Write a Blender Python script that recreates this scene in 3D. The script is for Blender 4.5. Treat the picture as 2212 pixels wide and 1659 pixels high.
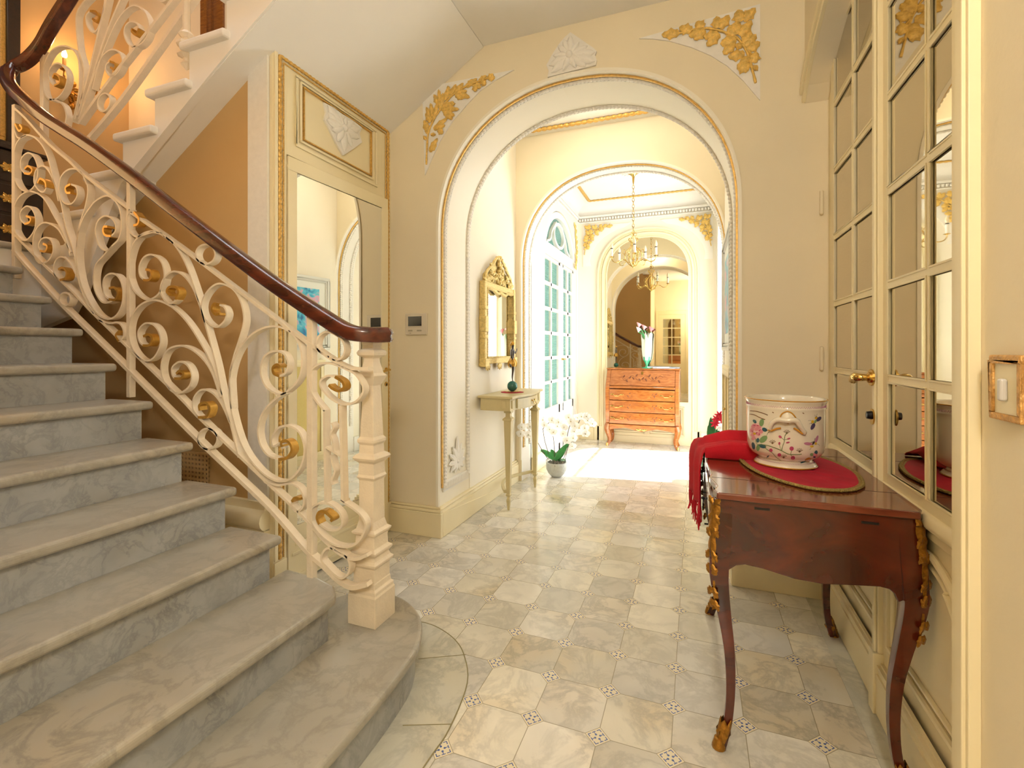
import bpy, bmesh, math, random
from mathutils import Vector, Matrix
random.seed(7)
PI = math.pi
SC = bpy.context.scene
for o in list(bpy.data.objects): bpy.data.objects.remove(o)
COL = SC.collection

# ------------------------------------------------------------------ camera, world, light, exposure
EYE = 1.2; FPX = 1035.0; YAW = math.radians(20.94); HORIZON = 754.0
cam_d = bpy.data.cameras.new('camera'); cam = bpy.data.objects.new('camera', cam_d); COL.objects.link(cam)
cam.location = (0, 0, EYE); cam.rotation_euler = (PI/2, 0, YAW)
cam_d.sensor_fit = 'HORIZONTAL'; cam_d.sensor_width = 36.0; cam_d.lens = 36.0*FPX/2212.0
cam_d.shift_y = -(829.5-HORIZON)/2212.0; cam_d.clip_start = 0.02
SC.camera = cam
w = bpy.data.worlds.new('world'); SC.world = w; w.use_nodes = True
w.node_tree.nodes['Background'].inputs[0].default_value = (0.92, 0.96, 1.0, 1)
w.node_tree.nodes['Background'].inputs[1].default_value = 3.5
SC.view_settings.view_transform = 'Standard'; SC.view_settings.look = 'None'
SC.view_settings.gamma = 1; SC.view_settings.use_curve_mapping = False
SC.view_settings.exposure = 0.7
SC.cycles.use_denoising = True
SC.cycles.max_bounces = 12; SC.cycles.diffuse_bounces = 5; SC.cycles.glossy_bounces = 6
SC.cycles.transmission_bounces = 8; SC.cycles.transparent_max_bounces = 8
SC.cycles.sample_clamp_indirect = 6.0; SC.cycles.caustics_reflective = False; SC.cycles.caustics_refractive = False

def lamp(name, kind, loc, energy, color, rot=(0, 0, 0), size=0.1, sy=None, portal=False, spread=None):
    d = bpy.data.lights.new(name, kind); d.energy = energy; d.color = color
    if kind == 'AREA':
        d.shape = 'RECTANGLE'; d.size = size; d.size_y = sy or size
        if spread: d.spread = spread
        if portal: d.cycles.is_portal = True
    elif kind == 'POINT': d.shadow_soft_size = size
    elif kind == 'SUN': d.angle = size
    o = bpy.data.objects.new(name, d); COL.objects.link(o); o.location = loc; o.rotation_euler = rot
    return o
# daylight through the arched garden window of the far room (right wall): sun and sky
sun = lamp('sun', 'SUN', (6, 6, 6), 15.0, (1.0, 0.97, 0.94), size=math.radians(0.6))
sun.rotation_euler = Vector((-1.0, -0.13, -1.55)).to_track_quat('-Z', 'Y').to_euler()
lamp('garden_window_sky', 'AREA', (0.62, 5.35, 1.5), 9.0, (0.90, 0.96, 1.0), (0, PI/2, 0), 2.4, 1.5)
# unseen fill light, added to brighten the stair well from above
lamp('stair_fill_light', 'AREA', (-2.2, 0.9, 5.45), 3.5, (1.0, 0.95, 0.86), (0, 0, 0), 2.0, 1.2)
# added fill lights without fixtures, behind the viewpoint and high in the passage
lamp('hall_fill_light', 'POINT', (0.2, -0.55, 2.15), 37.0, (1.0, 0.96, 0.91), size=0.12)
lamp('passage_fill_light', 'POINT', (-0.66, 3.36, 2.98), 7.0, (1.0, 0.94, 0.84), size=0.08)
lamp('sconce_bulb_light', 'POINT', (-4.42, 2.18, 3.47), 1.5, (1.0, 0.56, 0.26), size=0.03)
lamp('sconce_bulb_light', 'POINT', (-4.42, 2.38, 3.40), 1.5, (1.0, 0.56, 0.26), size=0.03)

# ------------------------------------------------------------------ helpers
CT, ST = math.cos(YAW), math.sin(YAW)
def ray(x, y):
    a = x-1106.0
    return Vector((a*CT-FPX*ST, a*ST+FPX*CT, -(y-HORIZON)))
def atX(x, y, X):
    d = ray(x, y); t = X/d.x; return Vector((X, d.y*t, EYE+d.z*t))
def atY(x, y, Y):
    d = ray(x, y); t = Y/d.y; return Vector((d.x*t, Y, EYE+d.z*t))
def atZ(x, y, Z):
    d = ray(x, y); t = (Z-EYE)/d.z; return Vector((d.x*t, d.y*t, Z))
# measuring scales: (origin x, origin y, factor)
L1 = (0, 0, 2.9625); L2 = (0, 460, 2.9625); L3 = (0, 400, 5.184); Z3 = (480, 600, 2.9625); Z5 = (560, 1000, 3.318); L5 = (0, 0, 3.6867)
def zz(S, pts): return [(S[0]+p[0]/S[2], S[1]+p[1]/S[2]) for p in pts]

def catmull(P, n=6, closed=False):
    P = [Vector(p) for p in P]; out = []
    N = len(P); rng = range(N if closed else N-1)
    for i in rng:
        if closed: p0, p1, p2, p3 = P[i-1], P[i], P[(i+1) % N], P[(i+2) % N]
        else:
            p1, p2 = P[i], P[i+1]
            p0 = P[i-1] if i > 0 else p1*2-p2
            p3 = P[i+2] if i+2 < N else p2*2-p1
        for k in range(n):
            t = k/n
            out.append(0.5*((2*p1)+(p2-p0)*t+(2*p0-5*p1+4*p2-p3)*t*t+(3*p1-p0-3*p2+p3)*t**3))
    if not closed: out.append(P[-1].copy())
    return out

class MB:
    def __init__(s): s.v = []; s.f = []; s.fm = []; s.mats = []; s.cur = 0; s.T = None
    def use(s, m):
        if m not in s.mats: s.mats.append(m)
        s.cur = s.mats.index(m); return s
    def add(s, vs, fs):
        b = len(s.v)
        for v in vs:
            v = Vector(v); s.v.append(s.T @ v if s.T is not None else v)
        for f in fs: s.f.append([b+i for i in f]); s.fm.append(s.cur)
        return s
    def box(s, x0, x1, y0, y1, z0, z1):
        vs = [(x, y, z) for x in (x0, x1) for y in (y0, y1) for z in (z0, z1)]
        return s.add(vs, [(0, 1, 3, 2), (4, 6, 7, 5), (0, 4, 5, 1), (2, 3, 7, 6), (0, 2, 6, 4), (1, 5, 7, 3)])
    def sweep(s, path, prof, up=(0, 0, 1), closed=False, cap=True, mod=None):
        """prof = [(side, up)], swept along path; mod(i, L) scales the profile"""
        path = [Vector(p) for p in path]; n = len(path); up = Vector(up); m = len(prof); vs = []; L = 0
        for i, p in enumerate(path):
            a = path[i-1] if (i > 0 or closed) else p
            b = path[(i+1) % n] if (i < n-1 or closed) else p
            if i: L += (p-path[i-1]).length
            t = (b-a)
            if t.length < 1e-9: t = Vector((1, 0, 0))
            t.normalize(); sd = t.cross(up)
            if sd.length < 1e-6: sd = Vector((1, 0, 0))
            sd.normalize(); u2 = sd.cross(t).normalized()
            k = mod(i, L) if mod else 1.0
            kx, ky = k if isinstance(k, tuple) else (k, k)
            for q in prof: vs.append(p+sd*(q[0]*kx)+u2*(q[1]*ky))
        fs = []
        for i in range(n if closed else n-1):
            j = (i+1) % n
            for k in range(m):
                l = (k+1) % m; fs.append((i*m+k, i*m+l, j*m+l, j*m+k))
        if cap and not closed: fs.append(tuple(range(m))); fs.append(tuple((n-1)*m+k for k in reversed(range(m))))
        return s.add(vs, fs)
    def tube(s, path, r, n=8, closed=False, mod=None, up=(0.13, 0.07, 1)):
        return s.sweep(path, [(r*math.cos(2*PI*k/n), r*math.sin(2*PI*k/n)) for k in range(n)], up, closed, True, mod)
    def cyl(s, a, b, r, n=12, r2=None):
        r2 = r if r2 is None else r2
        return s.tube([a, b], 1.0, n, mod=lambda i, L: r if i == 0 else r2)
    def lathe(s, prof, c=(0, 0, 0), n=24, rot=0.0, sx=1.0, sy=1.0, cap=True, axis='z'):
        vs = []; m = len(prof)
        for r, z in prof:
            for k in range(n):
                a = rot+2*PI*k/n; x, y = r*math.cos(a)*sx, r*math.sin(a)*sy
                if axis == 'z': vs.append((c[0]+x, c[1]+y, c[2]+z))
                elif axis == 'x': vs.append((c[0]+z, c[1]+x, c[2]+y))
                else: vs.append((c[0]+x, c[1]+z, c[2]+y))
        fs = [(i*n+k, i*n+(k+1) % n, (i+1)*n+(k+1) % n, (i+1)*n+k) for i in range(m-1) for k in range(n)]
        if cap: fs.append(tuple(range(n))[::-1]); fs.append(tuple((m-1)*n+k for k in range(n)))
        return s.add(vs, fs)
    def sphere(s, c, r, n=12, sx=1, sy=1, sz=1):
        pr = [(r*math.sin(PI*i/n)+1e-5, -r*math.cos(PI*i/n)*sz) for i in range(n+1)]
        return s.lathe(pr, c, n+2, sx=sx, sy=sy)
    def prism(s, poly, a, b, axis='y'):
        """2D polygon extruded from a to b along axis"""
        def mk(p, q, d):
            return {'y': (p, d, q), 'x': (d, p, q), 'z': (p, q, d)}[axis]
        n = len(poly); vs = [mk(p[0], p[1], a) for p in poly]+[mk(p[0], p[1], b) for p in poly]
        fs = [tuple(range(n)), tuple(range(2*n-1, n-1, -1))]+[(k, (k+1) % n, n+(k+1) % n, n+k) for k in range(n)]
        return s.add(vs, fs)
    def grid(s, fn, nu, nv):
        vs = [fn(i/nu, j/nv) for i in range(nu+1) for j in range(nv+1)]
        return s.add(vs, [(i*(nv+1)+j, i*(nv+1)+j+1, (i+1)*(nv+1)+j+1, (i+1)*(nv+1)+j) for i in range(nu) for j in range(nv)])
    def build(s, name, m=None, parent=None, smooth=False, bevel=0, seg=2, solid=0, sub=0, auto=None):
        me = bpy.data.meshes.new(name); bm = bmesh.new()
        vl = [bm.verts.new(v) for v in s.v]
        for f, k in zip(s.f, s.fm):
            try:
                fc = bm.faces.new([vl[i] for i in f]); fc.material_index = k
            except ValueError: pass
        bmesh.ops.remove_doubles(bm, verts=bm.verts, dist=1e-6)
        bmesh.ops.recalc_face_normals(bm, faces=bm.faces)
        if smooth:
            for f in bm.faces: f.smooth = True
            ang = math.radians(auto or 42)
            for e in bm.edges:
                if len(e.link_faces) == 2 and e.calc_face_angle(0) > ang: e.smooth = False
        bm.to_mesh(me); bm.free()
        for q in (s.mats or [m]): me.materials.append(q)
        o = bpy.data.objects.new(name, me); COL.objects.link(o)
        if parent is not None: o.parent = parent; o.matrix_parent_inverse = Matrix.Translation(-parent.location if parent.type == 'EMPTY' else Vector((0, 0, 0)))
        if solid: q = o.modifiers.new('s', 'SOLIDIFY'); q.thickness = solid; q.offset = 0
        if bevel: q = o.modifiers.new('b', 'BEVEL'); q.width = bevel; q.segments = seg; q.limit_method = 'ANGLE'; q.angle_limit = 0.6
        if sub: q = o.modifiers.new('u', 'SUBSURF'); q.levels = sub; q.render_levels = sub
        return o
def thing(name, label, cat, loc=(0, 0, 0), group=None):
    o = bpy.data.objects.new(name, None); COL.objects.link(o); o.location = loc; o.empty_display_size = 0.05
    o['label'] = label; o['category'] = cat
    if group: o['group'] = group
    return o
def tag(o, label, cat, group=None):
    o['label'] = label; o['category'] = cat
    if group: o['group'] = group
    return o
def struct(o, label=None):
    o['kind'] = 'structure'
    if label: o['label'] = label; 
    return o

# ------------------------------------------------------------------ materials
def lin(h):
    h = h.lstrip('#'); c = [int(h[i:i+2], 16)/255 for i in (0, 2, 4)]
    return tuple((x/12.92 if x <= 0.04045 else ((x+0.055)/1.055)**2.4) for x in c)+(1,)
def M(name, col, rough=0.5, metal=0.0, var=0.0, vs=4.0, bump=0.0, bs=60.0, spec=0.5, coat=0.0, emit=None, es=0, alpha=1.0, trans=0.0, ior=1.45):
    m = bpy.data.materials.new(name); m.use_nodes = True; nt = m.node_tree; b = nt.nodes['Principled BSDF']
    b.inputs['Base Color'].default_value = lin(col); b.inputs['Roughness'].default_value = rough
    b.inputs['Metallic'].default_value = metal; b.inputs['Specular IOR Level'].default_value = spec
    b.inputs['Coat Weight'].default_value = coat; b.inputs['Transmission Weight'].default_value = trans; b.inputs['IOR'].default_value = ior
    tc = nt.nodes.new('ShaderNodeTexCoord')
    if var:
        n = nt.nodes.new('ShaderNodeTexNoise'); n.inputs['Scale'].default_value = vs; n.inputs['Detail'].default_value = 5
        nt.links.new(tc.outputs['Object'], n.inputs['Vector'])
        r = nt.nodes.new('ShaderNodeValToRGB'); c = lin(col)
        r.color_ramp.elements[0].position = 0.3; r.color_ramp.elements[1].position = 0.7
        r.color_ramp.elements[0].color = tuple(x*(1-var) for x in c[:3])+(1,); r.color_ramp.elements[1].color = tuple(min(1, x*(1+var)) for x in c[:3])+(1,)
        nt.links.new(n.outputs['Fac'], r.inputs[0]); nt.links.new(r.outputs[0], b.inputs['Base Color'])
    if bump:
        n = nt.nodes.new('ShaderNodeTexNoise'); n.inputs['Scale'].default_value = bs; n.inputs['Detail'].default_value = 3
        nt.links.new(tc.outputs['Object'], n.inputs['Vector'])
        bp = nt.nodes.new('ShaderNodeBump'); bp.inputs['Strength'].default_value = bump; bp.inputs['Distance'].default_value = 0.01
        nt.links.new(n.outputs['Fac'], bp.inputs['Height']); nt.links.new(bp.outputs[0], b.inputs['Normal'])
    if emit:
        b.inputs['Emission Color'].default_value = lin(emit); b.inputs['Emission Strength'].default_value = es
    return m

def nmath(nt, op, a, b=None, c=None):
    n = nt.nodes.new('ShaderNodeMath'); n.operation = op
    for i, q in enumerate((a, b, c)):
        if q is None: continue
        if isinstance(q, (int, float)): n.inputs[i].default_value = q
        else: nt.links.new(q, n.inputs[i])
    return n.outputs[0]
def mixc(nt, f, a, b):
    n = nt.nodes.new('ShaderNodeMix'); n.data_type = 'RGBA'
    if isinstance(f, (int, float)): n.inputs[0].default_value = f
    else: nt.links.new(f, n.inputs[0])
    for i, q in ((6, a), (7, b)):
        if isinstance(q, tuple): n.inputs[i].default_value = q
        else: nt.links.new(q, n.inputs[i])
    return n.outputs[2]
def marble_color(nt, vec, base, vein, warm, scale=2.0):
    """veined marble: soft cloudiness, warm patches and fine grey veins"""
    n1 = nt.nodes.new('ShaderNodeTexNoise'); n1.inputs['Scale'].default_value = scale*1.3; n1.inputs['Detail'].default_value = 6; n1.inputs['Distortion'].default_value = 0.6
    n2 = nt.nodes.new('ShaderNodeTexNoise'); n2.inputs['Scale'].default_value = scale*0.8; n2.inputs['Detail'].default_value = 4
    n3 = nt.nodes.new('ShaderNodeTexNoise'); n3.inputs['Scale'].default_value = scale*2.2; n3.inputs['Detail'].default_value = 10; n3.inputs['Roughness'].default_value = 0.65; n3.inputs['Distortion'].default_value = 0.5
    for n in (n1, n2, n3): nt.links.new(vec, n.inputs['Vector'])
    v = nmath(nt, 'ABSOLUTE', nmath(nt, 'SUBTRACT', n3.outputs['Fac'], 0.5))
    v = nmath(nt, 'SUBTRACT', 1.0, nmath(nt, 'MINIMUM', nmath(nt, 'MULTIPLY', v, 15.0), 1.0))
    v = nmath(nt, 'MULTIPLY', v, nmath(nt, 'MULTIPLY', nmath(nt, 'POWER', n2.outputs['Fac'], 2.0), 1.1))
    r1 = nt.nodes.new('ShaderNodeMapRange'); r1.inputs[1].default_value = 0.35; r1.inputs[2].default_value = 0.7; nt.links.new(n1.outputs['Fac'], r1.inputs[0])
    r2 = nt.nodes.new('ShaderNodeMapRange'); r2.inputs[1].default_value = 0.5; r2.inputs[2].default_value = 0.75; nt.links.new(n2.outputs['Fac'], r2.inputs[0])
    c = mixc(nt, r1.outputs[0], base, tuple(x*0.72+y*0.28 for x, y in zip(base, vein)))
    c = mixc(nt, nmath(nt, 'MULTIPLY', r2.outputs[0], 0.7), c, warm)
    return mixc(nt, v, c, vein)
def marble(name, base, vein, warm, scale=2.0, rough=0.22):
    m = bpy.data.materials.new(name); m.use_nodes = True; nt = m.node_tree; b = nt.nodes['Principled BSDF']
    tc = nt.nodes.new('ShaderNodeTexCoord')
    nt.links.new(marble_color(nt, tc.outputs['Object'], lin(base), lin(vein), lin(warm), scale), b.inputs['Base Color'])
    b.inputs['Roughness'].default_value = rough
    return m
def floor_mat():
    """octagonal marble tiles with small painted diamond inserts, 213 mm grid"""
    m = bpy.data.materials.new('octagon_marble_floor'); m.use_nodes = True; nt = m.node_tree; b = nt.nodes['Principled BSDF']
    tc = nt.nodes.new('ShaderNodeTexCoord'); sp = nt.nodes.new('ShaderNodeSeparateXYZ'); nt.links.new(tc.outputs['Object'], sp.inputs[0])
    u = nmath(nt, 'DIVIDE', nmath(nt, 'SUBTRACT', sp.outputs[0], -0.068), 0.2143)
    v = nmath(nt, 'DIVIDE', nmath(nt, 'SUBTRACT', sp.outputs[1], 1.905), 0.2125)
    ru = nmath(nt, 'ROUND', u); rv = nmath(nt, 'ROUND', v)
    su = nmath(nt, 'SUBTRACT', u, ru); sv = nmath(nt, 'SUBTRACT', v, rv)
    du = nmath(nt, 'ABSOLUTE', su); dv = nmath(nt, 'ABSOLUTE', sv)
    dia = nmath(nt, 'ADD', du, dv)
    cid = nt.nodes.new('ShaderNodeCombineXYZ'); nt.links.new(nmath(nt, 'FLOOR', u), cid.inputs[0]); nt.links.new(nmath(nt, 'FLOOR', v), cid.inputs[1])
    wn = nt.nodes.new('ShaderNodeTexWhiteNoise'); nt.links.new(cid.outputs[0], wn.inputs['Vector'])
    wsep = nt.nodes.new('ShaderNodeSeparateXYZ'); nt.links.new(wn.outputs['Color'], wsep.inputs[0])
    off = nt.nodes.new('ShaderNodeVectorMath'); off.operation = 'MULTIPLY_ADD'
    nt.links.new(wn.outputs['Color'], off.inputs[0]); off.inputs[1].default_value = (37, 23, 11); nt.links.new(tc.outputs['Object'], off.inputs[2])
    c = marble_color(nt, off.outputs[0], lin('#EEE9DA'), lin('#8E8C84'), lin('#DCC8A0'), 2.6)
    br = nmath(nt, 'ADD', 0.80, nmath(nt, 'MULTIPLY', wsep.outputs[0], 0.26))
    hs = nt.nodes.new('ShaderNodeHueSaturation'); nt.links.new(c, hs.inputs['Color']); nt.links.new(br, hs.inputs['Value'])
    nt.links.new(nmath(nt, 'ADD', 0.55, nmath(nt, 'MULTIPLY', wsep.outputs[1], 0.75)), hs.inputs['Saturation'])
    c = hs.outputs[0]
    grout = nmath(nt, 'LESS_THAN', nmath(nt, 'MINIMUM', du, dv), 0.006)
    c = mixc(nt, nmath(nt, 'MULTIPLY', grout, 0.8), c, lin('#8C8468'))
    S = 0.19
    # insert pattern: cream field, blue inner line and cross with knobs
    ind = nmath(nt, 'LESS_THAN', dia, S)
    p = nmath(nt, 'ADD', su, sv); q = nmath(nt, 'SUBTRACT', su, sv)
    ap = nmath(nt, 'ABSOLUTE', p); aq = nmath(nt, 'ABSOLUTE', q)
    mx = nmath(nt, 'MAXIMUM', ap, aq); mn = nmath(nt, 'MINIMUM', ap, aq)
    line = nmath(nt, 'MULTIPLY', nmath(nt, 'GREATER_THAN', mx, 0.128), nmath(nt, 'LESS_THAN', mx, 0.148))
    line = nmath(nt, 'MULTIPLY', line, nmath(nt, 'GREATER_THAN', nmath(nt, 'ABSOLUTE', nmath(nt, 'SUBTRACT', mn, 0.055)), 0.014))
    bar = nmath(nt, 'MULTIPLY', nmath(nt, 'LESS_THAN', mn, 0.008), nmath(nt, 'MULTIPLY', nmath(nt, 'LESS_THAN', mx, 0.128), nmath(nt, 'GREATER_THAN', mx, 0.06)))
    kr = nmath(nt, 'SQRT', nmath(nt, 'ADD', nmath(nt, 'POWER', nmath(nt, 'SUBTRACT', mx, 0.062), 2), nmath(nt, 'POWER', mn, 2)))
    blue = nmath(nt, 'MAXIMUM', nmath(nt, 'MAXIMUM', line, bar), nmath(nt, 'LESS_THAN', kr, 0.024))
    dc = mixc(nt, blue, lin('#E6DCC0'), lin('#5468A0'))
    dc = mixc(nt, nmath(nt, 'GREATER_THAN', dia, S-0.010), dc, lin('#8A8168'))
    c = mixc(nt, ind, c, dc)
    nt.links.new(c, b.inputs['Base Color'])
    nn = nt.nodes.new('ShaderNodeTexNoise'); nn.inputs['Scale'].default_value = 9; nt.links.new(tc.outputs['Object'], nn.inputs['Vector'])
    nt.links.new(nmath(nt, 'ADD', 0.10, nmath(nt, 'MULTIPLY', nn.outputs['Fac'], 0.16)), b.inputs['Roughness'])
    bp = nt.nodes.new('ShaderNodeBump'); bp.inputs['Strength'].default_value = 0.35; bp.inputs['Distance'].default_value = 0.002
    nt.links.new(nmath(nt, 'ADD', nmath(nt, 'MULTIPLY', nmath(nt, 'SUBTRACT', 1, grout), 1.0), nmath(nt, 'MULTIPLY', nn.outputs['Fac'], 0.8)), bp.inputs['Height'])
    nt.links.new(bp.outputs[0], b.inputs['Normal'])
    return m
def wood(name, c1, c2, rough=0.25, scale=(3, 30, 30), dist=4, coat=0.3, knots=False):
    m = bpy.data.materials.new(name); m.use_nodes = True; nt = m.node_tree; b = nt.nodes['Principled BSDF']
    tc = nt.nodes.new('ShaderNodeTexCoord'); mp = nt.nodes.new('ShaderNodeMapping'); mp.inputs['Scale'].default_value = scale
    nt.links.new(tc.outputs['Object'], mp.inputs[0])
    n = nt.nodes.new('ShaderNodeTexNoise'); n.inputs['Scale'].default_value = 1; n.inputs['Detail'].default_value = 6; n.inputs['Distortion'].default_value = dist
    nt.links.new(mp.outputs[0], n.inputs['Vector'])
    r = nt.nodes.new('ShaderNodeValToRGB'); r.color_ramp.elements[0].position = 0.3; r.color_ramp.elements[1].position = 0.72
    r.color_ramp.elements[0].color = lin(c1); r.color_ramp.elements[1].color = lin(c2)
    nt.links.new(n.outputs['Fac'], r.inputs[0]); nt.links.new(r.outputs[0], b.inputs['Base Color'])
    b.inputs['Roughness'].default_value = rough; b.inputs['Coat Weight'].default_value = coat; b.inputs['Coat Roughness'].default_value = 0.08
    return m
def clear_glass(name, tint='#FFFFFF', gl=0.08):
    m = bpy.data.materials.new(name); m.use_nodes = True; nt = m.node_tree; nt.nodes.remove(nt.nodes['Principled BSDF'])
    t = nt.nodes.new('ShaderNodeBsdfTransparent'); t.inputs[0].default_value = lin(tint)
    g = nt.nodes.new('ShaderNodeBsdfGlossy'); g.inputs['Roughness'].default_value = 0.02
    fr = nt.nodes.new('ShaderNodeFresnel'); fr.inputs[0].default_value = 1.45
    ge = nt.nodes.new('ShaderNodeNewGeometry'); mx = nt.nodes.new('ShaderNodeMixShader'); nt.links.new(nmath(nt, 'MULTIPLY', fr.outputs[0], nmath(nt, 'SUBTRACT', 1.0, ge.outputs['Backfacing'])), mx.inputs[0])
    nt.links.new(t.outputs[0], mx.inputs[1]); nt.links.new(g.outputs[0], mx.inputs[2]); nt.links.new(mx.outputs[0], nt.nodes['Material Output'].inputs[0])
    return m
def rippled_glass():
    m = M('rippled_teal_glass', '#6FA298', 0.25, 0, 0.06, 3)
    nt = m.node_tree; b = nt.nodes['Principled BSDF']; tc = nt.nodes.new('ShaderNodeTexCoord')
    wv = nt.nodes.new('ShaderNodeTexWave'); wv.bands_direction = 'Z'; wv.inputs['Scale'].default_value = 22; wv.inputs['Distortion'].default_value = 3; wv.inputs['Detail Scale'].default_value = 2
    nt.links.new(tc.outputs['Object'], wv.inputs['Vector'])
    bp = nt.nodes.new('ShaderNodeBump'); bp.inputs['Strength'].default_value = 0.6; bp.inputs['Distance'].default_value = 0.01
    nt.links.new(wv.outputs['Fac'], bp.inputs['Height']); nt.links.new(bp.outputs[0], b.inputs['Normal'])
    return m
def mesh_grille(name, base, hole, s=90.0):
    m = M(name, base, 0.45, 0.3); nt = m.node_tree; b = nt.nodes['Principled BSDF']; tc = nt.nodes.new('ShaderNodeTexCoord')
    sp = nt.nodes.new('ShaderNodeSeparateXYZ'); nt.links.new(tc.outputs['Object'], sp.inputs[0])
    a = nmath(nt, 'ADD', sp.outputs[0], sp.outputs[1])
    f1 = nmath(nt, 'ABSOLUTE', nmath(nt, 'SUBTRACT', nmath(nt, 'FRACT', nmath(nt, 'MULTIPLY', nmath(nt, 'ADD', a, sp.outputs[2]), s)), 0.5))
    f2 = nmath(nt, 'ABSOLUTE', nmath(nt, 'SUBTRACT', nmath(nt, 'FRACT', nmath(nt, 'MULTIPLY', nmath(nt, 'SUBTRACT', a, sp.outputs[2]), s)), 0.5))
    k = nmath(nt, 'LESS_THAN', nmath(nt, 'MAXIMUM', f1, f2), 0.3)
    nt.links.new(mixc(nt, k, lin(base), lin(hole)), b.inputs['Base Color'])
    return m

WALL = M('ochre_wall_paint', '#ECE0C4', 0.75, 0, 0.03, 2.0, 0.05, 90)
STWALL = M('stairwell_wall_paint', '#CFAC76', 0.75, 0, 0.04, 2.0, 0.05, 90)
PASS = M('cream_wall_paint', '#EEE6D4', 0.7, 0, 0.02, 2.0, 0.05, 90)
CREAM = M('cream_trim_paint', '#EFE2BC', 0.4, 0, 0.02, 6)
PALE = M('pale_cream_paint', '#F3ECDA', 0.42)
WHITE = M('white_plaster', '#ECE8E0', 0.6, 0, 0.02, 4, 0.04, 80)
STUCCO = M('grey_white_stucco', '#EEEBE4', 0.65, 0, 0.03, 30, 0.1, 60)
SOFFIT = M('soffit_plaster', '#F4F2EE', 0.75, 0, 0.02, 3)
IRON = M('cream_painted_iron', '#EADCC4', 0.35, 0, 0.04, 25, 0.12, 120)
GOLDP = M('gilded_plaster', '#E2BC66', 0.45, 0.12, 0.22, 60, 0.3, 90)
GOLDL = M('gold_leaf_trim', '#D8AE5E', 0.35, 0.45, 0.18, 80, 0.3, 120)
GOLDT = M('gilded_iron_tip', '#CFA04A', 0.33, 0.6, 0.12, 50)
BRASS = M('polished_brass', '#D3B26A', 0.16, 1.0)
BRONZE = M('gilt_bronze', '#A87830', 0.38, 0.85, 0.3, 70, 0.4, 110)
DARKM = M('dark_metal', '#2E2924', 0.4, 0.6)
TREAD = marble('stair_marble', '#B0AB9E', '#6A675F', '#AB9878', 3.0, 0.3)
RISER = marble('riser_marble', '#AEB0B0', '#5E646A', '#9A968C', 6.0, 0.35)
SLAB = marble('border_marble', '#CFCDBF', '#8D8C84', '#CFC3A0', 2.5, 0.2)
FLOOR = floor_mat()
HANDR = wood('mahogany_handrail', '#2E120C', '#6A2E1E', 0.22, (2, 14, 14), 2, 0.5)
MAHOG = wood('mahogany_veneer', '#2C0A04', '#64200D', 0.2, (2.2, 6, 5), 2.5, 0.6)
MAHOGT = wood('mahogany_table_top', '#56200F', '#823C26', 0.16, (3, 10, 10), 2, 0.6)
MARQ = wood('marquetry_veneer', '#8C4A1C', '#BC7436', 0.22, (5, 9, 26), 3, 0.5)
MARQD = wood('inlay_veneer', '#5E2E12', '#7E4620', 0.25, (20, 20, 20), 3, 0.4)
MIRROR = M('mirror_glass', '#F4F5F1', 0.01, 1.0)
MIRRORD = M('antique_mirror_glass', '#D6CDB6', 0.02, 1.0)
TEAL = rippled_glass()
GLASS = clear_glass('clear_window_glass')
RED = M('red_wool', '#C00E24', 0.85, 0, 0.12, 12, 0.25, 400)
CRIM = M('crimson_velvet', '#B21A34', 0.8, 0, 0.18, 9, 0.2, 300)
BRAID = M('gold_braid', '#9C8748', 0.6, 0.2, 0.35, 160, 0.6, 300)
PORC = M('glazed_porcelain', '#E6DCC8', 0.08, 0, 0.02, 4, 0, 0, 0.6, 0.6)
GREY_PAINT = M('greige_furniture_paint', '#CBBD90', 0.4, 0, 0.04, 20)
PLAST = M('white_plastic', '#DAD0BC', 0.35)
BLACK = M('black_gloss', '#1C1A1A', 0.12)
EBONY = wood('dark_wood', '#120B08', '#2A1610', 0.3, (3, 20, 20), 2, 0.3)
GREEN = M('orchid_leaf_green', '#3F9A52', 0.35, 0, 0.15, 20)
DGREEN = M('dark_leaf_green', '#2C6B3A', 0.4, 0, 0.2, 20)
PETAL = M('white_petal', '#FAF9F6', 0.6)
_nt = PETAL.node_tree; _tr = _nt.nodes.new('ShaderNodeBsdfTranslucent'); _tr.inputs[0].default_value = lin('#FAF9F6'); _mx = _nt.nodes.new('ShaderNodeMixShader'); _mx.inputs[0].default_value = 0.45
_nt.links.new(_nt.nodes['Principled BSDF'].outputs[0], _mx.inputs[1]); _nt.links.new(_tr.outputs[0], _mx.inputs[2]); _nt.links.new(_mx.outputs[0], _nt.nodes['Material Output'].inputs[0])
STEM = M('brown_stem', '#5C5040', 0.6)
GRILLE = mesh_grille('radiator_mesh', '#D8C47E', '#A08A4C', 80)

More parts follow.
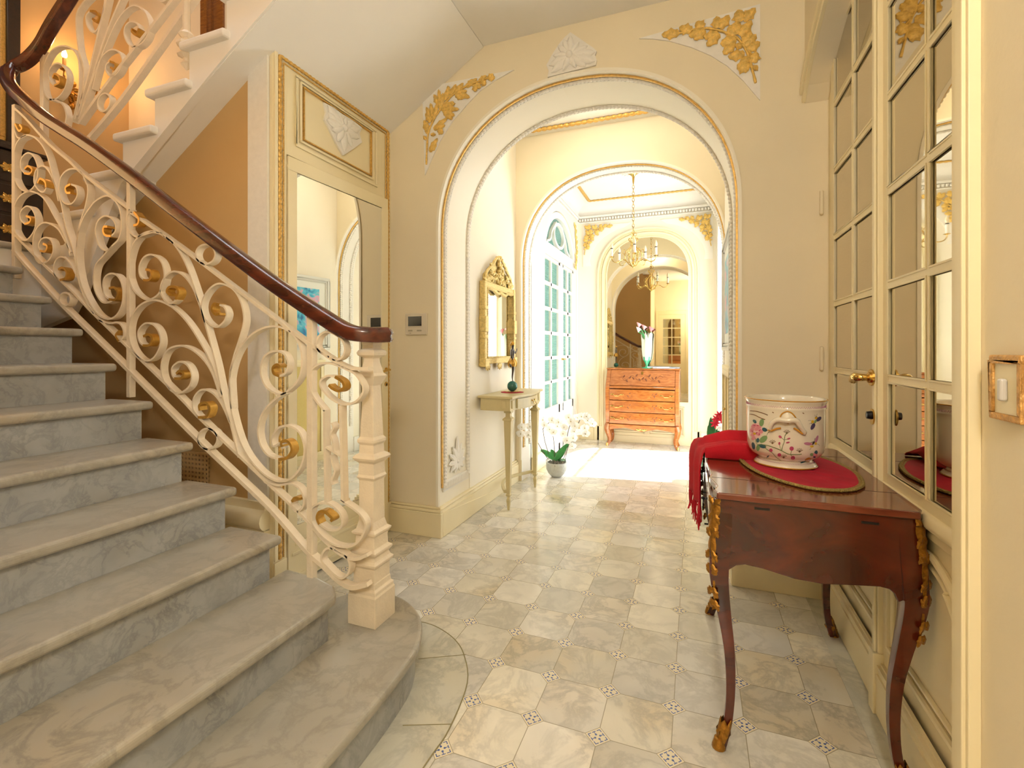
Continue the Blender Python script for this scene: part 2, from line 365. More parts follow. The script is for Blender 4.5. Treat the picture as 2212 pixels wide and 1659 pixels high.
# ------------------------------------------------------------------ arch geometry
def arch_pts(cx, hw, spring, apex, n, z0, N=40, grow=0.0):
    """opening outline from lower left to lower right; superellipse head"""
    pts = [(cx-hw-grow, z0), (cx-hw-grow, (z0+spring)/2)]
    for i in range(N+1):
        a = PI-PI*i/N; c, s = math.cos(a), math.sin(a)
        x = cx+(hw+grow)*math.copysign(abs(c)**(2/n), c); z = spring+(apex-spring+grow)*abs(s)**(2/n)
        pts.append((x, z))
    pts += [(cx+hw+grow, (z0+spring)/2), (cx+hw+grow, z0)]
    return pts
def arch_wall(name, pts, x0, x1, top, y0, y1, face, rev):
    b = MB().use(face)
    for i in range(len(pts)-1):
        (xa, za), (xb, zb) = pts[i], pts[i+1]
        if abs(xb-xa) > 1e-6:
            for y in (y0, y1): b.add([(xa, y, za), (xb, y, zb), (xb, y, top), (xa, y, top)], [(0, 1, 2, 3)])
    for y in (y0, y1):
        b.add([(x0, y, 0), (pts[0][0], y, 0), (pts[0][0], y, top), (x0, y, top)], [(0, 1, 2, 3)])
        b.add([(pts[-1][0], y, 0), (x1, y, 0), (x1, y, top), (pts[-1][0], y, top)], [(0, 1, 2, 3)])
    b.add([(x0, y0, 0), (x0, y1, 0), (x0, y1, top), (x0, y0, top)], [(0, 1, 2, 3)])
    b.add([(x1, y0, 0), (x1, y1, 0), (x1, y1, top), (x1, y0, top)], [(0, 1, 2, 3)])
    b.add([(x0, y0, top), (x1, y0, top), (x1, y1, top), (x0, y1, top)], [(0, 1, 2, 3)])
    b.use(rev)
    full = [(pts[0][0], 0)]+list(pts)+[(pts[-1][0], 0)]
    for i in range(len(full)-1):
        (xa, za), (xb, zb) = full[i], full[i+1]
        b.add([(xa, y0, za), (xb, y0, zb), (xb, y1, zb), (xa, y1, za)], [(0, 1, 2, 3)])
    o = struct(b.build(name, smooth=True, auto=25))
    for q in o.data.polygons:
        if max(abs(c) for c in q.normal) > .999: q.use_smooth = False
    return o
def resample(P, step):
    P = [Vector(p) for p in P]; out = [P[0]]; acc = 0
    for a, c in zip(P, P[1:]):
        L = (c-a).length; d = step-acc
        while d <= L: out.append(a+(c-a)*(d/L)); d += step
        acc = (acc+L) % step
    return out
def beaded(b, path, w=0.012, h=0.010, pitch=0.022, up=(0, 1, 0)):
    """half-round moulding carved with beads, swept along a path"""
    P = resample(path, pitch/5)
    prof = [(w*math.cos(2*PI*k/8), h*math.sin(2*PI*k/8)) for k in range(8)]
    return b.sweep(P, prof, up, mod=lambda i, L: 0.62+0.38*abs(math.sin(PI*L/pitch)))

A1 = (-0.665, 0.87, 1.95, 2.775, 2.15); A2 = (-0.625, 0.85, 1.95, 2.765, 2.3); A3 = (-0.58, 0.50, 2.12, 2.62, 2.3)
HT = 3.07; PT = 3.12
# --- floors
b = MB(); b.box(-5.0, 0.85, -1.25, 6.5, -0.05, 0); struct(b.build('floor', FLOOR))
b = MB(); b.box(0.497, 0.60, -1.2, 2.70, 0.0005, 0.002); struct(b.build('floor_border', SLAB))
curve = catmull([(-0.73, 0.16, 0), (-0.73, 0.8, 0), (-0.727, 1.2, 0), (-0.725, 1.34, 0), (-0.765, 1.55, 0), (-0.85, 1.69, 0), (-0.931, 1.764, 0), (-1.03, 1.81, 0), (-1.115, 1.823, 0), (-1.25, 1.81, 0)], 5)
b = MB(); b.prism([(p.x, p.y) for p in curve]+[(-1.4, 1.6), (-1.4, 0.16)], 0.0005, 0.002, 'z'); struct(b.build('floor_border', SLAB))
b = MB()
b.sweep([Vector((p.x, p.y, 0.0022)) for p in curve], [(-.002, 0), (.002, 0), (.002, .0006), (-.002, .0006)])
for p, q in (((-0.87, 1.30), (-0.727, 1.36)), ((-1.0, 1.60), (-0.84, 1.69)), ((-0.85, 0.75), (-0.73, 0.77))): b.sweep([(p[0], p[1], 0.0022), (q[0], q[1], 0.0022)], [(-.0015, 0), (.0015, 0), (.0015, .0006), (-.0015, .0006)])
struct(b.build('trim_1', M('grout_line', '#8E8560', 0.8)))
# --- walls with arches
arch_wall('wall_hall_end', arch_pts(*A1, 0), -4.75, 0.75, 5.6, 2.70, 3.14, WALL, PALE)
arch_wall('wall_passage_end', arch_pts(*A2, 0), -1.53, 0.40, 3.2, 4.10, 4.36, WALL, WHITE)
b = MB(); b.box(-1.75, -1.53, 3.14, 4.60, 0, 3.3); struct(b.build('wall_passage_left', PASS))
b = MB(); b.box(0.215, 0.45, 3.14, 4.10, 0, 3.3); struct(b.build('wall_passage_right', PASS))
b = MB(); b.box(-1.53, 0.215, 3.14, 4.10, PT, PT+.06); struct(b.build('ceiling', WHITE))
b = MB(); b.box(-1.75, 0.60, 4.36, 6.40, 3.10, 3.16); struct(b.build('ceiling', WHITE))
b = MB(); b.box(-1.222, 0.75, -1.25, 2.70, HT, HT+.06); struct(b.build('ceiling', SOFFIT))
# stair well: unseen roof, with a glazed opening added for the fill light
b = MB()
b.box(-4.75, -3.2, -0.05, 2.7, 5.5, 5.6).box(-1.2, -1.0, -0.05, 2.7, 5.5, 5.6).box(-3.2, -1.2, 1.5, 2.7, 5.5, 5.6).box(-3.2, -1.2, -0.05, 0.3, 5.5, 5.6)
struct(b.build('ceiling', STWALL))
b = MB(); b.box(-3.2, -1.2, 0.3, 1.5, 5.52, 5.53); struct(b.build('added_roof_pane', GLASS))
b = MB(); b.box(-4.75, -4.6, -0.05, 2.70, 0, 5.6); struct(b.build('wall_stair_left', STWALL))
b = MB(); b.box(-4.6, -1.05, 0.0, 0.15, 0, 5.6); struct(b.build('wall_stair_near', STWALL))
b = MB(); b.box(-1.2, -1.05, 0.0, 2.7, HT+.06, 5.6); struct(b.build('wall_stair_upper', STWALL))
b = MB(); b.box(-1.2, -1.05, -1.25, 0.0, 0, HT); struct(b.build('wall_hall_left', WALL))
# right hall wall: plain part, recess for the glazed doors, segmental head
def head(y): return 2.40+0.25*math.sin(PI*min(1, max(0, (y-1.21)/(2.70-1.21))))**0.75
b = MB().use(WALL)
b.box(0.50, 0.75, -1.25, 1.15, 0, HT)
ys = [1.15+(2.70-1.15)*i/24 for i in range(25)]
b.prism([(y, head(y)) for y in ys]+[(2.70, HT), (1.15, HT)], 0.50, 0.64, 'x')
b.box(0.64, 0.75, 1.15, 2.7, 0, HT)
b.box(0.50, 0.66, 1.15, 1.205, 0, 2.45)
struct(b.build('wall_right', smooth=False))
b = MB().use(CREAM)   # casing of the door recess
for dz, px, r in ((0.012, 0.012, 0.012), (0.05, 0.02, 0.010), (0.075, 0.010, 0.006)):
    b.sweep([(0.50-px*0.5, y, head(y)+dz) for y in ys], [(-r, -px*.7), (r, -px*.7), (r, px*.7), (-r, px*.7)], (1, 0, 0))
b.box(0.480, 0.50, 1.150, 1.214, 0.0, 2.42); b.box(0.474, 0.50, 1.160, 1.186, 0.0, 2.42); b.box(0.50, 0.545, 1.205, 1.222, 0.0, 2.42)
struct(b.build('trim_2', bevel=0.002))
# rear wall with glazed door (seen in the far mirror)
b = MB(); b.box(-1.05, 0.5, -1.35, -1.2, 0, HT); struct(b.build('wall_rear', WALL))
# far room shell
b = MB(); b.box(-1.75, 0.60, 6.32, 6.5, 0, 3.1); struct(b.build('wall_far', PASS))
# far right wall with arched window opening
def side_wall(name, x0, x1, cy, hw, spring, apex, n, ya, yb, top, mat, sill=0.0):
    pts = arch_pts(cy, hw, spring, apex, n, sill); b = MB().use(mat)
    for i in range(len(pts)-1):
        (ua, za), (ub, zb) = pts[i], pts[i+1]
        if abs(ub-ua) > 1e-6:
            for x in (x0, x1): b.add([(x, ua, za), (x, ub, zb), (x, ub, top), (x, ua, top)], [(0, 1, 2, 3)])
        b.add([(x0, ua, za), (x0, ub, zb), (x1, ub, zb), (x1, ua, za)], [(0, 1, 2, 3)])
    for x in (x0, x1):
        b.add([(x, ya, 0), (x, pts[0][0], 0), (x, pts[0][0], top), (x, ya, top)], [(0, 1, 2, 3)])
        b.add([(x, pts[-1][0], 0), (x, yb, 0), (x, yb, top), (x, pts[-1][0], top)], [(0, 1, 2, 3)])
    o = struct(b.build(name, smooth=True, auto=25))
    for q in o.data.polygons:
        if max(abs(c) for c in q.normal) > .999: q.use_smooth = False
    return o
side_wall('wall_far_right', 0.24, 0.40, 5.30, 0.72, 2.2, 2.74, 2.2, 4.36, 6.32, 3.1, PASS)
side_wall('wall_far_left', -1.47, -1.75, 5.50, 0.74, 2.10, 2.80, 2.1, 4.36, 6.32, 3.1, PASS)
# window_2: slender glazed frame in the right opening
b = MB().use(PALE); R = 0.012
for y in (4.60, 5.30, 6.00): b.box(0.33, 0.36, y-R, y+R, 0, 2.25 if y != 5.30 else 2.72)
b.box(0.33, 0.36, 4.58, 6.02, 2.17, 2.21); b.box(0.33, 0.36, 4.58, 6.02, 0.0, 0.12)
fr = struct(b.build('window_2'))
b = MB(); b.prism(arch_pts(5.30, 0.715, 2.2, 2.73, 2.2, 0.01), 0.343, 0.345, 'x'); b.build('window_pane', GLASS, fr)

# ------------------------------------------------------------------ mouldings of the two arches
def arch_trim(A, y0, y1, name, z_low=0.30):
    cx, hw, sp, ap, n = A
    p = arch_pts(cx, hw, sp, ap, n, z_low, 60, -0.002)
    t = MB().use(PALE)
    # thin white lip on the wall face
    q = arch_pts(cx, hw, sp, ap, n, 0.19, 60, 0.008)
    t.sweep([(x, y0-0.004, z) for x, z in q], [(-.008, -.006), (.008, -.006), (.008, .006), (-.008, .006)], (0, 1, 0))
    struct(t.build('trim_%s' % name, smooth=True))
    t = MB().use(GOLDL)
    t.sweep([(x, y0+0.036, z) for x, z in arch_pts(cx, hw, sp, ap, n, z_low, 60, -0.004)], [(-.005, -.006), (.005, -.006), (.005, .006), (-.005, .006)], (0, 1, 0))
    struct(t.build('trim_%s' % name))
    t = MB().use(WHITE)
    for yy in (y0+0.065, y1): 
        beaded(t, [(x, yy, z) for x, z in arch_pts(cx, hw, sp, ap, n, z_low, 60, -0.006)], 0.013, 0.016, 0.024)
        beaded(t, [(x, yy+.022, z) for x, z in arch_pts(cx, hw, sp, ap, n, z_low, 60, -0.004)], 0.008, 0.008, 0.012)
    struct(t.build('trim_%s' % name, smooth=True, auto=80))
arch_trim(A1, 2.70, 3.105, '3')
arch_trim(A2, 4.10, 4.31, '4')
# jamb panel foot with acanthus ornament (left jamb of the first arch)
b = MB().use(WHITE)
for k in range(22):
    y = 2.755+k*0.0163; b.lathe([(.001, -.004), (.008, 0), (.007, .03), (.001, .04)], (-1.527, y, 0.285), 6)
b.box(-1.535, -1.527, 2.75, 3.12, 0.27, 0.335)
struct(b.build('trim_5', smooth=True))
def petal(b, base, tip, w, up, h=0.008, n=6, waves=0.0):
    """relief leaf from base to tip, width w, bulging along up"""
    base, tip, up = Vector(base), Vector(tip), Vector(up).normalized(); d = tip-base; L = d.length
    if L < 1e-6: return
    d.normalize(); s = d.cross(up).normalized()
    vs = []; cols = (-1, -0.55, 0, 0.55, 1)
    for i in range(n+1):
        t = i/n; ww = w*0.5*(math.sin(PI*min(1, t*0.92+0.08))**0.7)*(1+waves*math.sin(t*PI*5))
        if i == n: ww = w*0.02
        for c in cols:
            hh = h*(1-abs(c)**1.5)*math.sin(PI*(0.12+0.8*t)) + (0.25*h if c != 0 else -0.1*h)*(1 if abs(c) < 1 else 0)
            vs.append(base+d*(L*t)+s*(ww*c)+up*max(0.0003, hh))
    m = len(cols)
    b.add(vs, [(i*m+j, i*m+j+1, (i+1)*m+j+1, (i+1)*m+j) for i in range(n) for j in range(m-1)])
orn = MB().use(STUCCO)
C = Vector((-1.529, 2.94, 0.43))
for a, L in ((90, .17), (60, .13), (120, .13), (30, .13), (150, .13), (0, .12), (180, .12), (-30, .11), (-150, .11), (-65, .08), (-115, .08), (75, .10), (105, .10)):
    a = math.radians(a); petal(orn, C, C+Vector((0, math.cos(a)*L, math.sin(a)*L)), 0.045, (1, 0, 0), 0.014, 6, 0.15)
orn.sphere(C, 0.016, 8)
tag(orn.build('acanthus_ornament', smooth=True), 'white plaster acanthus flower low on the left jamb of the first arch', 'ornament')

# ------------------------------------------------------------------ ornaments on the hall end wall
def corner_panel(A, side, y, corner, tip, low, flatcut=None):
    """white plaster spandrel panel, outline in the wall plane"""
    cx = A[0]; X = cx+side*corner[0]
    pts = [(X, low), (X, corner[1]), (cx+side*tip, corner[1]-0.01)]
    if flatcut: pts = [(X, low), (X, flatcut[0]), (cx+side*flatcut[1], corner[1]), (cx+side*tip, corner[1]-0.01)]
    mid = []
    for i in range(1, 10):
        t = i/10; a = t*PI/2
        mid.append((cx+side*(tip+(corner[0]-tip)*math.sin(a)**1.0), low+(corner[1]-0.01-low)*math.cos(a)**1.0))
    return pts+mid
def leafspray(b, stem, leaves, P, up, w=0.05, h=0.012, r=0.006):
    S = [P(*q)+Vector(up)*0.006 for q in stem]
    b.tube(catmull(S, 4), r, 6, mod=lambda i, L: 0.6+0.5*math.sin(i*1.7)*0.3+0.3)
    for q in leaves:
        petal(b, P(q[0], q[1])+Vector(up)*0.003, P(q[2], q[3])+Vector(up)*0.004, w*(q[4] if len(q) > 4 else 1), up, h, 8, 0.22)
KR = (1370, 0, 7.213); KL = (900, 130, 6.381)
stemR = [(1890, 1300), (1840, 1100), (1780, 880), (1700, 720), (1600, 600), (1450, 530), (1300, 480), (1120, 450), (900, 480), (700, 530), (600, 520)]
leafR = [(700, 520, 430, 550), (900, 480, 700, 440), (1080, 440, 960, 360), (1100, 470, 850, 570), (1100, 470, 930, 630), (1310, 530, 1080, 590), (1320, 530, 1130, 730), (1300, 450, 1280, 270), (1320, 450, 1480, 250), (1560, 570, 1480, 410), (1580, 560, 1590, 350, 1.3), (1640, 570, 1830, 330), (1670, 350, 1610, 170, 1.2), (1690, 330, 1890, 140), (1590, 620, 1340, 690, 1.2), (1560, 660, 1390, 860), (1720, 850, 1460, 890), (1700, 720, 1820, 500), (1720, 730, 1900, 550), (1750, 790, 1960, 670), (1840, 990, 1900, 820), (1800, 1070, 1600, 1020, 1.2), (1750, 1000, 1700, 900, 1.2), (1860, 1090, 1925, 1040, .6), (1790, 860, 1820, 830, .7), (1690, 720, 1570, 720, .7)]
stemL = [(140, 1440), (150, 1200), (170, 1000), (230, 850), (320, 700), (440, 550), (560, 440), (700, 360), (850, 300), (1000, 250)]
leafL = [(1000, 250, 1085, 250), (980, 260, 1065, 200), (900, 300, 960, 345), (860, 300, 970, 220), (820, 330, 885, 390), (800, 340, 820, 440), (700, 370, 780, 270), (680, 370, 840, 260), (560, 460, 740, 520), (560, 460, 700, 430), (540, 480, 650, 535), (520, 470, 650, 320), (450, 520, 550, 340), (440, 520, 440, 360), (400, 560, 430, 400), (340, 680, 590, 680), (340, 680, 540, 600), (350, 660, 520, 580), (330, 680, 310, 410), (330, 660, 370, 460), (310, 620, 245, 480), (200, 850, 140, 650), (200, 860, 130, 740), (220, 800, 200, 600), (230, 830, 290, 600), (370, 710, 530, 770), (380, 720, 500, 820), (240, 950, 430, 800), (240, 950, 400, 900), (300, 960, 370, 1015), (150, 1000, 110, 830), (160, 1020, 140, 850), (180, 1250, 295, 1080), (180, 1260, 280, 1160), (140, 1100, 100, 1050, .6), (200, 1030, 270, 1030, .6)]
WY = 2.70
def wallP(K): return lambda x, y: atY(K[0]+x/K[2], K[1]+y/K[2], WY-0.008)
panR = [atY(K, L, WY) for K, L in [(1381, 84.6), (1641.7, 10.4), (1641.7, 217.7)]+[(1370+x/7.213, y/7.213) for x, y in [(1930, 1540), (1700, 1270), (1450, 1040), (1200, 880), (900, 750), (550, 650), (300, 618)]]]
b = MB().use(STUCCO); b.prism([(p.x, p.z) for p in panR], WY-0.008, WY, 'y')
t = thing('spandrel_ornament', 'gilded oak branch on a white plaster corner panel above right of the first arch', 'ornament', (0.2, 2.7, 2.45))
b.build('plaster_panel', None, t)
b = MB().use(GOLDP); leafspray(b, stemR, leafR, wallP(KR), (0, -1, 0), 0.056, 0.016, 0.007); b.build('gilded_branch', None, t, smooth=True, auto=60)
panL = [atY(K, L, WY) for K, L in [(919, 379), (914, 218), (953, 183), (1111, 152)]+[(900+x/6.381, 130+y/6.381) for x, y in [(1100, 280), (880, 430), (700, 620), (500, 850), (330, 1120), (200, 1400)]]]
b = MB().use(STUCCO); b.prism([(p.x, p.z) for p in panL], WY-0.008, WY, 'y')
t = thing('spandrel_ornament', 'gilded leafy branch on a white plaster corner panel above left of the first arch', 'ornament', (-1.6, 2.7, 2.3))
b.build('plaster_panel', None, t)
b = MB().use(GOLDP); leafspray(b, stemL, leafL, wallP(KL), (0, -1, 0), 0.040, 0.014, 0.007); b.build('gilded_branch', None, t, smooth=True, auto=60)
# crest palmette above the arch
def palmette(name, label, P, up, C, outline, petals):
    t = thing(name, label, 'ornament', tuple(P(*C)))
    q = [P(*p) for p in outline]; u = Vector(up)
    b = MB().use(WHITE); n = len(q)
    b.add([p for p in q]+[p+u*0.012 for p in q], [tuple(range(n)), tuple(range(2*n-1, n-1, -1))]+[(k, (k+1) % n, n+(k+1) % n, n+k) for k in range(n)])
    b.build('plaster_panel', None, t)
    b = MB().use(STUCCO); c = P(*C)+u*0.014
    for p in petals: petal(b, c, P(*p)+u*0.013, (P(*p)-c).length*0.42, up, 0.016, 6, 0.12)
    b.sphere(c+u*0.004, 0.022, 8); b.build('flower_relief', None, t, smooth=True, auto=60)
KC = (900, 0, 2.8359)
PC = lambda x, y: atY(KC[0]+x/KC[2], KC[1]+y/KC[2], WY)
palmette('crest_ornament', 'white plaster palmette crest centred above the first arch', PC, (0, -1, 0), (940, 345),
         [(945, 205), (990, 235), (1040, 270), (1085, 300), (1105, 320), (1095, 345), (1106, 375), (1100, 405), (1000, 430), (900, 455), (805, 478), (812, 440), (798, 405), (815, 375), (840, 330), (880, 270), (910, 235)],
         [(945, 225), (1000, 265), (1050, 290), (1095, 330), (1095, 385), (1040, 415), (980, 425), (900, 445), (830, 455), (815, 410), (840, 350), (870, 290), (905, 250)])

# baseboards
def base_run(b, path, h=0.17, t=0.022):
    prof = [(0, 0), (t, 0), (t, h*0.78), (t*1.35, h*0.82), (t*0.9, h*0.90), (t*0.45, h*0.97), (0, h)]
    b.sweep([Vector(p) for p in path], prof)
b = MB().use(CREAM); h = 0.185
b.box(-1.93, -1.50, 2.665, 2.70, 0, .155).box(-1.93, -1.508, 2.673, 2.70, .155, .175).box(-1.93, -1.515, 2.685, 2.70, .175, .19)
b.box(-1.5349, -1.50, 2.70, 4.10, 0, .155).box(-1.5349, -1.508, 2.70, 4.10, .155, .175).box(-1.5349, -1.515, 2.70, 4.10, .175, .19)
struct(b.build('baseboard_left', bevel=0.003))
b = MB().use(CREAM)
b.box(0.172, 0.58, 2.665, 2.70, 0, .155).box(0.18, 0.58, 2.673, 2.70, .155, .175).box(0.187, 0.58, 2.685, 2.70, .175, .19)
b.box(0.172, 0.205, 2.70, 3.3, 0, .155).box(0.18, 0.205, 2.70, 3.3, .155, .175)
struct(b.build('baseboard_right', bevel=0.003))
b = MB().use(CREAM); b.box(-1.47, -1.445, 4.36, 4.76, 0, .16).box(-1.47, -1.445, 6.24, 6.32, 0, .16).box(-1.445, -1.252, 6.30, 6.319, 0, .16)
struct(b.build('baseboard_far', bevel=0.003))
b = MB().use(WHITE); b.box(0.062, 0.215, 6.30, 6.319, 0, .17).box(0.215, 0.24, 6.02, 6.32, 0, .17).box(0.215, 0.24, 4.36, 4.58, 0, .17); struct(b.build('baseboard_far_right', bevel=0.003))

# ------------------------------------------------------------------ staircase, first flight and landing
NX = [None, -0.87, -1.19, -1.48, -1.715, -1.967, -2.22, -2.47, -2.72, -2.97, -3.22, -3.47]
RZ = 0.162
st = thing('staircase', 'grey marble staircase with bullnosed bottom step, its plaster-sided upper flight turning above the mirrored closet', 'staircase', (-1.0, 0.8, 0))
o1 = [(-1.42, 0.155), (-0.87, 0.155), (-0.87, 0.6), (-0.87, 0.94), (-0.875, 1.187), (-0.889, 1.356), (-0.91, 1.46), (-0.968, 1.576), (-1.04, 1.652), (-1.147, 1.71), (-1.25, 1.72), (-1.35, 1.69), (-1.41, 1.60), (-1.42, 1.45)]
oc = [(p.x, p.y) for p in catmull([(x, y, 0) for x, y in o1[2:]], 4)]
o1s = [(-1.42, 0.155), (-0.87, 0.155)]+oc
cx_, cy_ = -1.2, 1.0
def inset(poly, d):
    out = []; n = len(poly)
    for i, p in enumerate(poly):
        a, c = Vector(poly[i-1]), Vector(poly[(i+1) % n]); t = (c-a).normalized(); out.append((p[0]-t.y*d, p[1]+t.x*d))
    return out
b = MB(); b.prism(o1s, RZ-0.036, RZ, 'z'); b.build('tread', TREAD, st, bevel=0.014, seg=4)
b = MB(); b.prism(inset(o1s, 0.026), 0.0, RZ-0.036, 'z'); b.build('riser', RISER, st)
for n in range(2, 11):
    z = RZ*n; x = NX[n]; xb = NX[n+1]-0.045
    b = MB()
    if n == 2: b.prism([(xb, 0.155), (x, 0.155), (x+0.006, 1.0), (x+0.004, 1.30), (x-0.004, 1.37), (x-0.06, 1.425), (x-0.16, 1.455), (xb, 1.47)], z-0.036, z, 'z')
    else: b.box(xb, x, 0.155, 1.405, z-0.036, z)
    b.build('tread', TREAD, st, bevel=0.014, seg=4)
    b = MB(); b.box(xb, x-0.032, 0.155, 1.372 if n > 2 else 1.36, z-RZ, z-0.036); b.build('riser', RISER, st)
b = MB()
for n in range(2, 11): b.box(NX[n+1]-0.03, NX[n]-0.05, 0.16, 1.33, 0.0, RZ*(n-1))
b.build('stair_core', STWALL, st)
# landing and its white fascia
b = MB(); b.box(-4.598, NX[11], 0.155, 2.698, RZ*11-0.036, RZ*11); b.build('landing_slab', TREAD, st, bevel=0.014, seg=4)
b = MB(); b.box(-4.598, NX[11]-0.03, 0.155, 2.698, RZ*11-0.30, RZ*11-0.036); b.build('riser', SOFFIT, st)
# second flight (back towards the hall, above the closet)
st2 = st
def sof(x): return 2.645+0.62*(x+1.9)
UX = [-3.30+0.2485*k for k in range(10)]; UZ = [1.95+0.18*k for k in range(10)]
for k in range(9):
    b = MB(); b.box(UX[k], min(UX[k]+0.30, -1.202), 1.565, 2.698, UZ[k]-0.04, UZ[k]); b.build('tread', TREAD if k < 0 else WHITE, st2, bevel=0.012, seg=3)
    b = MB(); b.box(UX[k]+0.032, UX[k]+0.052, 1.635, 2.698, UZ[k]-0.18, UZ[k]-0.04); b.build('riser', WHITE, st2)
poly = []
for k in range(9): poly += [(UX[k]+0.03, UZ[k]-0.18 if k else UZ[k]-0.17), (UX[k]+0.03, UZ[k]-0.03)]
poly = [(-3.9, 1.78)]+poly+[(-1.203, UZ[8]-0.03), (-1.203, sof(-1.215)), (-1.223, sof(-1.223))]+[(-2.05, sof(-2.05)), (-2.79, 2.06), (-3.02, 1.70), (-3.12, 1.52), (-3.25, 1.38), (-3.6, 1.30), (-3.9, 1.30)]
b = MB(); b.prism(poly, 1.60, 1.64, 'y'); b.build('stringer', SOFFIT, st2)
b = MB()
b.grid(lambda u, v: (-3.6+(2.375)*u, 1.61+v*1.088, sof(-3.6+2.39*u)), 8, 2); b.build('soffit', SOFFIT, st2, solid=0.02)
# cove between string and spandrel wall
# spandrel wall and closet front wall (structure)
b = MB(); b.prism([(-4.6, 0), (-1.93, 0), (-1.93, sof(-1.93)+.01), (-4.6, sof(-4.6)+.01)], 1.75, 1.80, 'y'); struct(b.build('wall_spandrel', STWALL))
b = MB(); b.box(-1.98, -1.93, 1.75, 2.70, 0, 2.62); struct(b.build('wall_closet', CREAM))
b = MB(); b.prism([(-2.057, 0.0), (-1.93, 0.0), (-1.93, sof(-1.93)), (-2.057, sof(-2.057))], 1.737, 1.75, 'y'); struct(b.build('trim_6', STUCCO))
b = MB().use(CREAM); b.box(-4.0, -1.925, 1.715, 1.75, 0, .33)
b.sweep([(-4.0, 1.732, .375), (-1.925, 1.732, .375)], [(.045*math.cos(a), .05*math.sin(a)) for a in [2*PI*k/14 for k in range(14)]]); b.box(-4.0, -1.935, 1.725, 1.75, .36, .46)
struct(b.build('baseboard_stair', smooth=True))
# ventilation grille in the spandrel wall
b = MB().use(M('grille_holes', '#2B2218', 0.8)); b.box(-2.999, -2.345, 1.742, 1.750, 0.251, 0.659)
gt = thing('vent_grille', 'pierced ochre ventilation grille low on the wall behind the marble steps', 'grille', (-2.7, 1.745, 0.25))
b.build('grille_back', None, gt)
b = MB().use(STWALL)
for i in range(27): b.box(-3.0+i*0.0255, -2.989+i*0.0255, 1.734, 1.742, 0.25, 0.66)
for i in range(19): b.box(-3.0, -2.326, 1.733, 1.741, 0.25+i*0.0225, 0.260+i*0.0225)
b.build('lattice', None, gt)

# ------------------------------------------------------------------ railing
rl = thing('stair_railing', 'cream wrought-iron scroll railing with a dark mahogany handrail and square newel post', 'railing', (-1.167, 1.535, RZ))
PYR = 1.45
def rp(S, pts, Y=PYR): return [atY(x, y, Y) for x, y in zz(S, pts)]
def strap(pts, name='scroll', w=0.030, th=0.008, Y=PYR, gold=None, n=6, closed=False, parent=None, mat=None):
    P = catmull(pts, n, closed); prof = [(-th/2, -w/2), (th/2, -w/2), (th/2, w/2), (-th/2, w/2)]
    b = MB(); b.sweep(P, prof, (0, 1, 0), closed); o = b.build(name, mat or IRON, parent or rl, smooth=True)
    if gold:
        b = MB(); b.sweep(catmull(gold, n), [(p*1.35, q*1.12) for p, q in prof], (0, 1, 0)); b.build('gilded_tip', GOLDT, o, smooth=True)
    return o
# handrail: straight flight, volute over the newel, easing round the well and up the second flight
hp = [(838, 724, 1.535), (812, 725, 1.50), (790, 724, 1.47), (765, 721, 1.45), (737, 709, 1.45), (682, 674, 1.45), (625, 636, 1.45), (560, 590, 1.45), (422, 486, 1.45), (304, 395, 1.45), (202, 321, 1.45), (140, 282, 1.45), (96, 253, 1.45), (48, 213, 1.46), (22, 185, 1.48), (16, 162, 1.51), (26, 148, 1.54), (46, 138, 1.57), (66, 124, 1.59), (88, 98, 1.60), (112, 55, 1.60), (145, 3, 1.60), (178, -52, 1.60), (300, -260, 1.60)]
HP = catmull([atY(x, y, Y) for x, y, Y in hp], 5)
prof = [(-.031, -.016), (-.024, -.026), (.024, -.026), (.031, -.016), (.027, -.004), (.033, .008), (.026, .024), (.010, .031), (-.010, .031), (-.026, .024), (-.033, .008), (-.027, -.004)]
b = MB(); b.sweep(HP, prof)
b.lathe([(.02, -.028), (.042, -.026), (.048, -.014), (.043, -.003), (.050, .008), (.044, .024), (.02, .031)], tuple(atY(822, 724.5, 1.53)), 24)
b.build('handrail', HANDR, rl, smooth=True, auto=55)
# newel post
NP = [(.0625, RZ), (.0625, .272), (.059, .280), (.059, .292), (.052, .300), (.050, .318), (.048, .322), (.048, .372), (.058, .384), (.060, .392), (.050, .402), (.046, .415), (.056, .428), (.056, .436), (.044, .446), (.042, .49), (.052, .50), (.054, .508), (.042, .516), (.0345, .545), (.033, .70), (.036, .704), (.041, .712), (.036, .722), (.034, .765), (.046, .776), (.052, .786), (.046, .796), (.034, .803), (.032, .835), (.039, .845), (.039, .855), (.031, .865), (.024, 1.06), (.031, 1.075), (.038, 1.09), (.042, 1.098), (.032, 1.108), (.022, 1.15), (.021, 1.165), (.038, 1.176), (.041, 1.186), (.036, 1.196), (.024, 1.202), (.023, 1.215), (.028, 1.22), (.028, 1.232)]
b = MB(); b.lathe([(r*1.4142, z) for r, z in NP], (-1.167, 1.535, 0), 4, rot=PI/4); b.build('newel_post', IRON, rl, bevel=0.0015)
